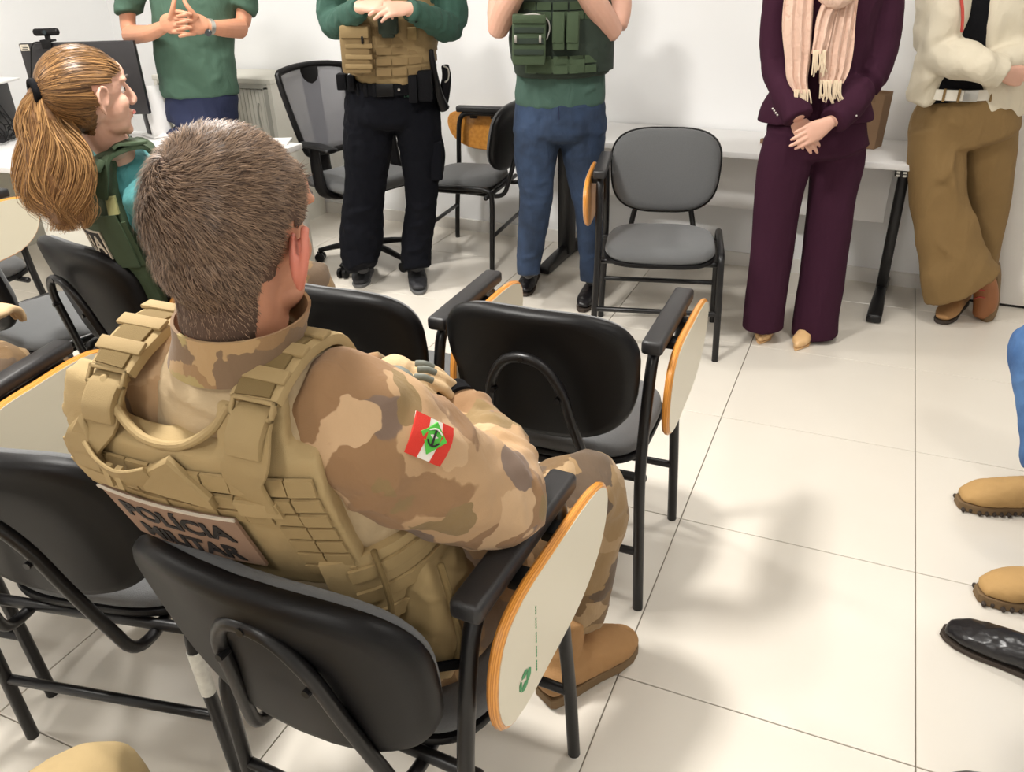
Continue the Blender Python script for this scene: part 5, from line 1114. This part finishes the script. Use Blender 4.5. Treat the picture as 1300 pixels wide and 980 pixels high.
def f(b): loft(b, [V(-1.12, -2.765, 1.135)]+aL[:3]+[aL[2].lerp(aL[3], .35), aL[3], aL[4]], [(.07, .06), (.09, .085), (.084, .080), (.072, .07), (.07, .068), (.06, .056), (.046, .044)], (.3, .2, .9), 26, 5, (.4, .02))
garment(of, 'sleeve', M_camo, f, .008, 3, .005, (12, 12, 12), 35)
# collar: open standing band
def ring_wall(b, rings, th):
    """rings: (center, a, b, A, B) outlines; closed wall of thickness th"""
    n = 40; R = []
    for sgn in (0, 1):
        for (c, a, b_, A, B) in (rings if sgn == 0 else list(reversed(rings))):
            R.append([b.verts.new(c + A*((a-th*sgn)*cos(2*pi*i/n)) + B*((b_-th*sgn)*sin(2*pi*i/n))) for i in range(n)])
    for k_ in range(len(R)):
        p_, q_ = R[k_], R[(k_+1) % len(R)]
        for i in range(n): b.faces.new((p_[i], p_[(i+1) % n], q_[(i+1) % n], q_[i]))
X = V(1, 0, 0); Y = V(0, 1, .10).normalized()
b = NB(); ring_wall(b, [(V(-1.03, -2.777, 1.176), .100, .083, X, Y), (V(-1.03, -2.778, 1.190), .093, .080, X, Y), (V(-1.025, -2.775, 1.212), .088, .080, X, Y), (V(-1.02, -2.772, 1.236), .091, .082, X, Y)], .004)
me = bpy.data.meshes.new('collar'); bmesh.ops.recalc_face_normals(b, faces=b.faces); b.to_mesh(me); b.free(); part('collar', me, M_camog, of, 60, world=True)
# trousers and boots
def f(b):
    loft(b, [V(-1.03, -2.58, .50), V(-1.03, -2.60, .66)], [(.205, .16), (.19, .145)], S, 24, 3, (.4, .1))
    loft(b, [V(-.92, -2.56, .54), V(-.85, -2.32, .575), V(-.785, -2.13, .59), V(-.772, -2.075, .52), V(-.79, -2.065, .34), V(-.80, -2.075, .17)], [(.105, .10), (.098, .092), (.086, .082), (.084, .082), (.076, .078), (.066, .072)], S, 24, 5, (.4, .02))
    loft(b, [V(-1.14, -2.56, .54), V(-1.21, -2.32, .57), V(-1.28, -2.13, .57), V(-1.29, -2.07, .50), V(-1.30, -2.06, .34), V(-1.30, -2.06, .17)], [(.105, .10), (.098, .092), (.085, .082), (.080, .080), (.072, .075), (.062, .068)], S, 24, 5, (.4, .02))
garment(of, 'camouflage_trousers', M_camod, f, .009, 4, .007, (10, 10, 7), 36, [zz((-.87, -2.15, .52), (-.72, -2.12, .56)), zz((-.86, -2.10, .30), (-.74, -2.12, .24), .012, .012), zz((-.86, -2.08, .22), (-.74, -2.10, .27), .010, -.010)])
shoe(of, V(-.835, -2.22, 0), V(-.685, -1.955, 0), V(-.80, -2.13, .15), M_tboot, M_solet, M_lacet, .058, 'boot', .06, sole_h=.03)
shoe(of, V(-1.30, -2.20, 0), V(-1.38, -1.90, 0), V(-1.30, -2.10, .15), M_tboot, M_solet, M_lacet, .058, 'boot', .06, sole_h=.03)
# ---- plate carrier: mapped on the curved back.  s across, t up, o outwards
class Back:
    def __init__(s, O, r, u, R): s.O = v3(O); s.r = v3(r).normalized(); s.u = v3(u); s.u = (s.u - s.r*s.u.dot(s.r)).normalized(); s.n = s.r.cross(s.u).normalized(); s.R = R
    def p(s, a, t, o=0.0):
        R = s.R; o -= 4.5*max(0, t+.02)**2; return s.O + s.r*((R+o)*sin(a/R)) + s.n*((R+o)*cos(a/R)-R) + s.u*t
    def slab(s, b, s0, s1, t0, t1, o0, o1, n=8, m=1, sh=0.0):
        g_ = {}
        for k_, o in enumerate((o0, o1)):
            for i in range(n+1):
                for j in range(m+1):
                    a = s0+(s1-s0)*i/n; g_[k_, i, j] = b.verts.new(s.p(a + sh*j/m, t0+(t1-t0)*j/m, o))
        for i in range(n):
            for j in range(m):
                b.faces.new([g_[1, i, j], g_[1, i+1, j], g_[1, i+1, j+1], g_[1, i, j+1]]); b.faces.new([g_[0, i, j], g_[0, i, j+1], g_[0, i+1, j+1], g_[0, i+1, j]])
            b.faces.new([g_[0, i, 0], g_[0, i+1, 0], g_[1, i+1, 0], g_[1, i, 0]]); b.faces.new([g_[0, i, m], g_[1, i, m], g_[1, i+1, m], g_[0, i+1, m]])
        for j in range(m):
            b.faces.new([g_[0, 0, j], g_[1, 0, j], g_[1, 0, j+1], g_[0, 0, j+1]]); b.faces.new([g_[0, n, j], g_[0, n, j+1], g_[1, n, j+1], g_[1, n, j]])
    def shape(s, b, poly, o0, o1, bev=.003, k=0):
        extrude_poly(b, smooth_poly(poly, k) if k else poly, lambda u, v, t: s.p(u, v, t), o0, o1, bev)
    def text(s, txt, size, s0, t0, o, th=.0012, sx=1.0, bold=0.0, rot=0.0):
        me = text_mesh(txt, size, Matrix.Rotation(rot, 4, 'Z'), th/2, sx, bold)
        for v in me.vertices: v.co = s.p(s0+v.co.x, t0+v.co.y, o+v.co.z)
        return me
BK = Back((-1.088, -2.893, 1.034), (1, .07, 0), (0, -.36, .933), .95)
plate = [(-.165, -.33), (-.185, -.24), (-.19, -.05), (-.178, .03), (-.165, .085), (-.125, .105), (-.085, .075), (-.03, .052), (.03, .052), (.085, .070), (.125, .095), (.160, .075), (.178, .02), (.19, -.05), (.185, -.24), (.165, -.33)]
b = NB(); BK.shape(b, plate, -.045, .0, .006, 3); bmesh.ops.subdivide_edges(b, edges=[e for e in b.edges if e.calc_length() > .1], cuts=4)
# curved slab body
b.free(); b = NB(); BK.slab(b, -.168, .225, -.24, .045, -.045, 0.0, 20, 6); 
for s_ in (-1, 1): BK.slab(b, s_*.185 if s_ < 0 else .085, -.085 if s_ < 0 else .185, .04, .095, -.040, -.004, 6, 2)
me = remesh(b, .006, 5); vs = part('plate_carrier', me, M_vest, of, 60, world=True)
b = NB()       # rolled neck edge
tube(b, [BK.p(-.105, .098, -.010), BK.p(-.08, .078, -.006), BK.p(-.03, .052, -.004), BK.p(.03, .050, -.004), BK.p(.08, .070, -.006), BK.p(.105, .090, -.010)], .0065, 10, 4); part('neck_piping', b, M_vest, vs, world=True)
for r_ in range(3):                                   # rows of webbing with stitched loops
    t0 = .012-r_*.033
    for j in range(10):
        s0 = -.176+j*.0392; b = NB(); BK.slab(b, s0+.0012, s0+.038, t0-.0125, t0+.0125, .001, .0048+.0012*((j+r_) % 2), 3, 1); part('webbing', b, M_vest2, vs, world=True)
for r_ in range(3, 7):
    t0 = .012-r_*.033
    for j in (8, 9): s0 = -.176+j*.0392; b = NB(); BK.slab(b, s0+.0012, s0+.038, t0-.0125, t0+.0125, .001, .005, 3, 1); part('webbing', b, M_vest2, vs, world=True)
# drag handle: two pointed tabs with a loop between
b = NB(); BK.shape(b, [(-.15, -.002), (-.15, .040), (-.128, .068), (-.100, .036), (-.100, -.002)], .004, .014, .003); part('handle_tab', b, M_vest2, vs, world=True)
b = NB(); BK.shape(b, [(-.03, -.012), (-.03, .018), (.022, .046), (.072, -.004), (.070, -.028)], .004, .016, .003); part('handle_tab', b, M_vest2, vs, world=True)
b = NB(); loft(b, [BK.p(-.115, .034, .010), BK.p(-.085, .022, .020), BK.p(-.05, .014, .022), BK.p(-.012, .018, .012)], [(.016, .003)]*4, tuple(BK.u), 12, 4, rect=.5); part('drag_handle', b, M_vest2, vs, world=True)
for s0 in (-.078, -.060): b = NB(); BK.slab(b, s0, s0+.010, -.002, .026, .016, .027, 1, 1); part('elastic_loop', b, M_vest, vs, world=True)
# name patch with lettering
b = NB(); BK.slab(b, -.145, .082, -.175, -.056, .006, .011, 16, 2); pt = part('name_patch', b, M_patchb, vs, world=True)
b = NB(); BK.slab(b, -.147, .084, -.056, -.051, .0105, .0135, 16, 1); part('patch_edge', b, M_tag, pt, world=True)
part('lettering', BK.text('POLÍCIA', .050, -.032, -.097, .0122, sx=1.0, bold=.0015), M_ink, pt, None, world=True)
part('lettering', BK.text('MILITAR', .047, -.032, -.149, .0122, sx=1.0, bold=.0015), M_ink, pt, None, world=True)
# shoulder straps
def ribbon(name, pts, w, th, m, parent, side=(1, 0, 0), rect=.8, k=5, label=None):
    b = NB(); n = len(pts); W = w if isinstance(w, list) else [w]*n
    loft(b, [v3(p) for p in pts], [(W[i]/2, th/2) for i in range(n)], side, 16, k, (0, 0), rect); return part(name, b, m, parent, 40, world=True, label=label)
for sx in (1, -1):
    cx = -1.065+sx*.118
    P0 = [BK.p(sx*.128, -.03, .004), BK.p(sx*.126, .03, .010), V(cx+sx*.004, -2.888, 1.10), V(cx, -2.872, 1.13), V(cx, -2.850, 1.155)]
    st = ribbon('shoulder_strap', P0, [.060, .060, .060, .058, .052], .007, M_vest2, vs)
    b = NB(); BK.slab(b, sx*.128-.030, sx*.128+.030, -.042, -.012, .002, .010, 3, 1); part('anchor_panel', b, M_vest, st, world=True)
    ribbon('strap_fold', [V(cx, -2.890, 1.105), V(cx, -2.886, 1.125), V(cx, -2.868, 1.146), V(cx, -2.850, 1.152)], .052, .012, M_vest2, st)
    b = NB(); c = V(cx, -2.862, 1.156); U_ = V(0, .55, .83)
    for e in (-1, 1): box(b, (0, e*.010, 0), (.066, .006, .007), frame(c, V(0, -.83, .55), (1, 0, 0)), .002); box(b, (e*.030, 0, 0), (.006, .026, .007), frame(c, V(0, -.83, .55), (1, 0, 0)), .002)
    part('slide_buckle', b, M_vest2, st, world=True)
    Y_ = [V(cx+sx*-.002, -2.852, 1.160), V(cx-sx*.004, -2.82, 1.180), V(cx-sx*.006, -2.77, 1.195), V(cx-sx*.006, -2.71, 1.185), V(cx-sx*.004, -2.675, 1.125), V(cx, -2.65, 1.04)]
    pd = ribbon('shoulder_pad', Y_, [.070, .074, .076, .076, .07, .06], .018, M_vest, vs)
    ribbon('pad_webbing', [p + V(0, -.004, .010) for p in Y_[:4]], .052, .005, M_vestd, pd)
    for i, (y, z) in enumerate(((-2.832, 1.188), (-2.79, 1.204), (-2.745, 1.207))):
        b = NB(); box(b, (0, 0, 0), (.078, .020, .006), frame(V(cx-sx*.004, y, z), V(0, -.55+i*.25, .85), (1, 0, 0)), .002); part('pad_band', b, M_vest2, pd, world=True)
# front plate, side wing (cummerbund) and dump pouch at the right hip
b = NB(); loft(b, [V(-1.03, -2.565, .80), V(-1.03, -2.575, .93), V(-1.03, -2.60, 1.02), V(-1.03, -2.63, 1.06)], [(.13, .03), (.14, .03), (.12, .03), (.09, .02)], S, 24, 4, (.2, .2), .5); part('front_panel', b, M_vest, vs, world=True)
b = NB()
arc_strip(b, V(-1.03, -2.66, .84), V(1, 0, 0), .188, .145, 30, 130, .17, .014, up=V(0, -.25, .97).normalized(), B=V(0, -1, -.25).normalized(), lift=.010); part('side_wing', b, M_vest, vs, world=True)
for k_ in range(3):
    b = NB(); arc_strip(b, V(-1.03, -2.66, .84)+V(0, -.012, .05)*(1-k_), V(1, 0, 0), .203, .16, 40, 120, .026, .005, up=V(0, -.25, .97).normalized(), B=V(0, -1, -.25).normalized(), lift=.010); part('webbing', b, M_vest2, vs, world=True)
b = NB(); loft(b, [V(-.845, -2.66, .60), V(-.84, -2.66, .66), V(-.845, -2.67, .76), V(-.855, -2.68, .83)], [(.055, .045), (.068, .058), (.066, .056), (.045, .035)], (0, 1, 0), 24, 4, (.3, .5), .35); me = remesh(b, .006, 4); wrinkle(me, .004, (20, 20, 20), 41); dp = part('dump_pouch', me, M_vest2, of, 60, world=True)
b = NB(); tube(b, [V(-.80, -2.705, .835), V(-.775, -2.72, .77), V(-.770, -2.715, .70), V(-.785, -2.71, .65)], .006, 8, 4); part('zipper', b, M_vestd, dp, world=True)
b = NB(); box(b, (0, 0, 0), (.05, .018, .006), frame(V(-.785, -2.725, .655), V(.7, -.7, .1), (.7, .7, -.2)), .002); part('brand_label', b, M_black, dp, world=True)
b = NB(); tube(b, [V(-.86, -2.78, .90), V(-.85, -2.77, .80), V(-.87, -2.76, .70)], .005, 8, 3); part('strap_cord', b, M_vestd, dp, world=True)
# state flag patch on the right sleeve: red, white, red with a green diamond
from mathutils.bvhtree import BVHTree
vsl = [v.co + G for v in slv.data.vertices]; bvh = BVHTree.FromPolygons(vsl, [tuple(p.vertices) for p in slv.data.polygons])
hit = bvh.ray_cast(CAMP, ray(547, 559).normalized()); PC = hit[0]; fN = hit[1].lerp(-ray(547, 559).normalized(), .3).normalized()
FU = (CR*.908 - CU*.42); FU = (FU - fN*FU.dot(fN)).normalized(); FV = fN.cross(FU)
def flag_pt(u, v, o=0.0):      # u across the stripes, v along them; laid onto the sleeve
    p_ = PC + FU*u + FV*v; r_ = bvh.ray_cast(p_ + fN*.05, -fN)
    s_ = r_[0] if r_[0] is not None else p_
    return s_.lerp(p_ - fN*6*(u*u+v*v), .35) + fN*(o+.002)
def fslab(b, u0, u1, v0, v1, o0, o1, n=8):
    g_ = [[[b.verts.new(flag_pt(u0+(u1-u0)*i/n, v0+(v1-v0)*j/n, o)) for j in range(n+1)] for i in range(n+1)] for o in (o0, o1)]
    for i in range(n):
        for j in range(n):
            b.faces.new((g_[1][i][j], g_[1][i+1][j], g_[1][i+1][j+1], g_[1][i][j+1])); b.faces.new((g_[0][i][j], g_[0][i][j+1], g_[0][i+1][j+1], g_[0][i+1][j]))
        b.faces.new((g_[0][i][0], g_[0][i+1][0], g_[1][i+1][0], g_[1][i][0])); b.faces.new((g_[0][i][n], g_[1][i][n], g_[1][i+1][n], g_[0][i+1][n]))
        b.faces.new((g_[0][0][i], g_[1][0][i], g_[1][0][i+1], g_[0][0][i+1])); b.faces.new((g_[0][n][i], g_[0][n][i+1], g_[1][n][i+1], g_[1][n][i]))
b = NB(); fslab(b, -.030, .030, -.026, .026, -.006, .003); fp = part('flag_patch', b, M_flw, of, world=True, label='red and white flag patch with green diamond')
for u0, u1 in ((-.031, -.011), (.011, .031)): b = NB(); fslab(b, u0, u1, -.0265, .0265, .0, .0042, 6); part('red_stripe', b, M_red, fp, world=True)
b = NB(); extrude_poly(b, [(-.021, .006), (-.010, .015), (0, .0245), (.010, .015), (.021, .006), (.010, -.006), (0, -.018), (-.010, -.006)], lambda u, v, t: flag_pt(u, v, t), .003, .0056); part('green_diamond', b, M_flg, fp, world=True)
b = NB()
tube(b, [flag_pt(-.010, .012, .006), flag_pt(0, .016, .0065), flag_pt(.010, .012, .006)], .0011, 6, 3); part('emblem_wings', b, M_flw, fp, world=True)
b = NB(); tube(b, [flag_pt(0, .014, .006), flag_pt(0, -.004, .006)], .0014, 6, 1); part('emblem_shaft', b, M_ink, fp, world=True)
b = NB(); tube(b, [flag_pt(-.009, .0, .006), flag_pt(-.004, -.005, .006), flag_pt(.004, -.005, .006), flag_pt(.009, .0, .006)], .0013, 6, 3); part('emblem_branch', b, M_ink, fp, world=True)
# ---------------------------------------------------------------- officer with the ponytail
G = V(-2.38, -1.62, 0); f2 = V(.42, .907, 0); r2 = V(.907, -.42, 0)
pw = thing('person', 'person with long golden-brown ponytail in dark green vest and teal shirt, seated sideways', 'person', G)
S = tuple(r2)
T_ = [(V(-2.40, -1.60, .54), .19, .15), (V(-2.39, -1.66, .70), .16, .13), (V(-2.345, -1.74, .90), .175, .13), (V(-2.29, -1.80, 1.06), .185, .115), (V(-2.265, -1.825, 1.13), .12, .075), (V(-2.25, -1.84, 1.17), .06, .055)]
sr = V(-2.27, -1.815, 1.08)
aR = [sr+r2*.165, V(-2.06, -1.83, .92), V(-2.05, -1.74, .80), V(-2.10, -1.56, .80)]
aL = [sr-r2*.175, V(-2.50, -1.66, .92), V(-2.52, -1.58, .80), V(-2.40, -1.42, .78)]
arms = [dict(pts=aR, r=[.07, .062, .052, .036], hand=[lambda b: hand(b, aR[-1], V(-.2, .9, -.1), V(0, 0, -1), 1, s=.98)]), dict(pts=aL, r=[.07, .062, .052, .036], hand=[lambda b: hand(b, aL[-1], V(.5, .8, -.1), V(0, 0, -1), -1, s=.98)])]
legs = [dict(pts=[V(-2.32, -1.60, .55), V(-2.16, -1.20, .56), V(-2.14, -1.18, .14)], r=[.095, .075, .055]), dict(pts=[V(-2.48, -1.56, .55), V(-2.38, -1.14, .56), V(-2.38, -1.12, .14)], r=[.095, .075, .055])]
HW = V(-2.212, -1.908, 1.325); fw = (RH*.68 + HH*.73).normalized()
bd, M, hm = body_mesh(pw, M_skin, dict(side=S, pts=[(t[0], t[1]*.95, t[2]*.95) for t in T_]), arms, legs, (HW, fw, (0, 0, 1), 1.0), .046, True); face_parts(bd, M, M_haird)
def f(b):
    loft(b, [t[0] for t in T_[:-1]], [(t[1], t[2]) for t in T_[:-1]], S, 24, 4, (.05, .5))
    for A in (aR, aL): loft(b, A, [(.078, .074), (.068, .066), (.060, .058), (.044, .042)], (.3, .2, .9), 18, 4, (.4, .02))
garment(pw, 'teal_shirt', M_teal, f, .008, 4, .005, (12, 12, 12), 51)
def f(b):
    loft(b, [V(-2.40, -1.60, .50), V(-2.40, -1.62, .64)], [(.20, .16), (.175, .14)], S, 24, 3, (.4, .1))
    for L_ in legs: h_, k_, a_ = L_['pts']; loft(b, [h_, h_.lerp(k_, .55), k_, k_.lerp(a_, .1), k_.lerp(a_, .5), a_], [(.10, .10), (.088, .086), (.078, .076), (.076, .074), (.066, .068), (.058, .062)], S, 20, 4, (.4, .02))
garment(pw, 'camouflage_trousers', M_camod, f, .010, 4, .005, (10, 10, 7), 52)
for L_ in legs: a_ = L_['pts'][2]; shoe(pw, V(a_.x, a_.y-.06, 0), V(a_.x+.03, a_.y+.22, 0), a_, M_tboot2, M_solet, M_lacet, .05, 'boot', .03, sole_h=.025)
u_ = V(.10, -.22, .96)*1.0
BW = Back(V(-2.345, -1.918, 1.01), r2, V(.14, -.20, .96), .22)
BW.n = -f2*.97-V(0, 0, .2); BW.n = (BW.n - BW.r*BW.n.dot(BW.r)).normalized(); BW.u = BW.n.cross(BW.r).normalized()
b = NB(); BW.slab(b, -.16, .16, -.30, .12, -.03, .010, 18, 6); me = remesh(b, .006, 4); vw = part('green_vest', me, M_gvest, pw, 60, world=True)
for t0 in (-.075,):
    b = NB(); BW.slab(b, -.15, .17, t0-.085, t0+.05, .011, .016, 12, 2); part('back_flap', b, M_gvest, vw, world=True)
b = NB(); BW.slab(b, -.13, .075, -.135, -.050, .017, .021, 12, 1); pt = part('name_patch', b, M_tag, vw, world=True)
b = NB(); BW.slab(b, -.13, .068, -.131, -.054, .0205, .0222, 12, 1); pfd = part('patch_field', b, M_ink, pt, world=True)
part('lettering', BW.text('ARIA', .075, -.000, -.093, .0235, sx=.85, bold=.001), M_tag, pt, None, world=True)
b = NB(); BW.slab(b, .085, .155, -.16, .0, .017, .022, 4, 1); part('side_loop', b, M_gvest, vw, world=True)
b = NB(); BW.slab(b, .135, .165, .0, .045, .012, .020, 3, 1); part('webbing_tab', b, M_olive, vw, world=True)
for sx in (1, -1):
    P0 = [BW.p(sx*.105, .03, .014), BW.p(sx*.105, .10, .012), sr+r2*(sx*.085)-f2*.085+V(0, 0, .075), sr+r2*(sx*.08)-f2*.03+V(0, 0, .105), sr+r2*(sx*.08)+f2*.05+V(0, 0, .095), sr+r2*(sx*.085)+f2*.12+V(0, 0, .03)]
    if sx == 1:
        PS = Plane(sr+r2*.06); P0 = [PS.q(120, 248, .10), PS.q(122, 222, .11), PS.q(130, 202, .09), PS.q(152, 190, .05), PS.q(178, 184, .0), PS.q(198, 192, -.06)]
    sd = [tuple(RH), tuple(RH), tuple((RH*.7-HH*.5)), tuple(-HH+RH*.3), tuple(-HH+RH*.2), tuple(-HH+RH*.2)] if sx == 1 else S
    st = ribbon('shoulder_strap', P0, [.07, .068, .068, .07, .068, .06], .014, M_gvest, vw, sd)
    ribbon('strap_cover', [P0[2].lerp(P0[3], .5)+V(0, 0, .010), P0[3]+V(0, 0, .014), P0[4]+V(0, 0, .012)], .078, .010, M_gvest, st, sd[3] if sx == 1 else S)
    b = NB(); box(b, (0, 0, 0), (.08, .034, .014), frame(P0[1].lerp(P0[2], .55)+V(0, 0, .006)-f2*.008, (-f2*.8+V(0, 0, .6)), r2), .004); part('strap_end', b, M_gvest, st, world=True)
b = NB(); loft(b, [T_[1][0]+f2*.10, T_[2][0]+f2*.11, T_[3][0]+f2*.09], [(.14, .04), (.15, .04), (.14, .035)], S, 20, 4, (.2, .2), .4); part('front_panel', b, M_gvestd, vw, world=True)
b = NB(); arc_strip(b, V(-2.365, -1.70, .80), r2, .178, .148, 20, 150, .24, .010, up=V(.1, -.2, .97).normalized(), B=-f2); part('side_panel', b, M_gvestd, vw, world=True)
b = NB(); arc_strip(b, V(-2.40, -1.64, .66), r2, .182, .155, 0, 170, .07, .014, up=V(0, 0, 1), B=-f2); part('belt', b, M_gvestd, vw, world=True)
cp = NB(); 
for k_ in range(6): a_ = k_*1.05; tube(cp, [V(-2.16+.02*cos(a_), -1.70+.02*sin(a_), .72), V(-2.14+.03*cos(a_+1), -1.69+.03*sin(a_+1), .75), V(-2.15+.02*cos(a_+2), -1.70+.02*sin(a_+2), .70)], .0045, 6, 3)
part('cord_bundle', cp, M_vest, vw, world=True)['kind'] = 'stuff'
# hair: scalp cap, strands combed to the tie, wavy ponytail
Mi = M.inverted(); TIE = M @ V(-.012, -.118, .020); R3 = M.to_3x3()
tie_l = Mi @ TIE
def fmask(c):
    if c.y > .070: return 0
    if c.y > .03: return 1 if c.z > .052 - (.070-c.y)*.35 else 0
    if c.y > -.022 : return 1 if c.z > .030 else 0
    return 1 if c.z > -.075 - c.y*.3 - .03 else 0
bmc = bmesh.new(); bmc.from_mesh(hm); bmesh.ops.delete(bmc, geom=[f_ for f_ in bmc.faces if fmask(Mi @ f_.calc_center_median()) <= 0], context='FACES')
for v in bmc.verts: v.co += v.normal*.004
cap2 = bpy.data.meshes.new('scalp'); bmc.to_mesh(cap2); bmc.free()
random.seed(9); hb = NB(); C0 = V(0, -.015, .02)
cand = [Mi @ p.center for p in cap2.polygons]
def surf(d, lift):          # point on the hair volume in direction d from the head's middle
    e = V(d.x/.083, d.y/.108, d.z/.098); k = 1/e.length; return C0 + d*(k+0) + d.normalized()*lift
for i in range(5200):
    a_ = random.choice(cand); d0 = (a_-C0).normalized(); d1 = (tie_l-C0).normalized(); ang = math.acos(max(-1, min(1, d0.dot(d1)))); pts = []; L0 = (a_-C0).length
    lf = random.uniform(.000, .006); wv = random.uniform(-1, 1); T1 = (tie_l-C0).length
    ax = d0.cross(d1); ax = ax.normalized() if ax.length > 1e-5 else V(0, 0, 1)
    for j in range(9):
        t = j/8; d = Matrix.Rotation(ang*t, 3, ax) @ d0
        base = surf(d, 0).lerp(C0 + d*(L0), 1-min(1, t*4)) if True else 0
        e = (base-C0).length*(1-t**3) + T1*t**3
        pts.append(M @ (C0 + d*(e + lf*sin(pi*t) + .0015) + ax*(.003*wv*sin(pi*2*t+wv*3))))
    strand(hb, list(reversed(pts)) if False else pts, .0021, R3 @ d0)
hh = part('hair', hb, M_hairgd, pw, None, world=True); hh['kind'] = 'stuff'
part('scalp', cap2, M_core, hh, 60, world=True)
PW = Plane(TIE)
guide = [(66, 112, 0, 7, 9), (52, 116, 0, 12, 13), (51, 140, .0, 22, 20), (58, 172, .0, 33, 26), (68, 205, .0, 43, 32), (76, 240, .0, 42, 32), (84, 268, .0, 30, 26), (88, 296, .0, 16, 15)]
gp = [(PW.q(x, y, d+.01), w*PW.m(x, y, d), w2*PW.m(x, y, d)) for x, y, d, w, w2 in guide]
gp = [(TIE, .010, .010)] + gp[0:]
rows = spline([tuple(p)+(a, c) for p, a, c in gp], 4)
b = NB(); loft(b, [Vector(r[:3]) for r in rows[:-3]], [(r[3]*.80, r[4]*.45) for r in rows[:-3]], tuple(RH), 18, 1, (.5, .8)); me = remesh(b, .006, 3); wrinkle(me, .008, (30, 30, 8), 61); part('ponytail_core', me, M_core, hh, 60, world=True)
tb_ = NB(); nR = len(rows)
for i in range(5200):
    a_ = random.uniform(0, 2*pi); rr = math.sqrt(random.uniform(.15, 1.0))*random.choice((1, 1, 1, 1, 1.12)); ph = 2.2*noise.noise(V(cos(a_)*1.6, sin(a_)*1.6, rr)) + random.uniform(-.25, .25)
    end = nR - 1 - int(abs(random.gauss(0, 4.5))); fz = .16 if random.random() < .06 else .0; pts = []
    am = .008+.010*random.random()
    for j in range(0, max(8, end)+1, 1):
        r_ = rows[min(j, nR-1)]; t = j/nR; wv = am*t*2.2
        s_ = (r_[3]*(1+fz*t))*rr*cos(a_ + t*1.3); e = r_[4]*.55*(1+fz*t)*rr*sin(a_ + t*1.3)
        pts.append(Vector(r_[:3]) + RH*(s_ + wv*sin(t*15+ph*2.2)) - HH*e + V(0, 0, wv*.5*cos(t*13+ph)))
    strand(tb_, pts, .0024, -HH+RH*random.uniform(-1, 1))
pt_ = part('ponytail', tb_, M_hairg, hh, None, world=True); pt_['kind'] = 'stuff'
b = NB(); d_ = (TIE - (M @ C0)).normalized()
for k_ in range(3): 
    n_ = 26; c = TIE + d_*(-.008+.010*k_); A_ = d_.orthogonal().normalized(); B_ = d_.cross(A_)
    tube(b, [c + A_*(.026*cos(2*pi*i/n_)) + B_*(.026*sin(2*pi*i/n_)) for i in range(n_+1)], .0085, 10, 1)
part('hair_tie', remesh(b, .003, 2), M_black, hh, 60, world=True)
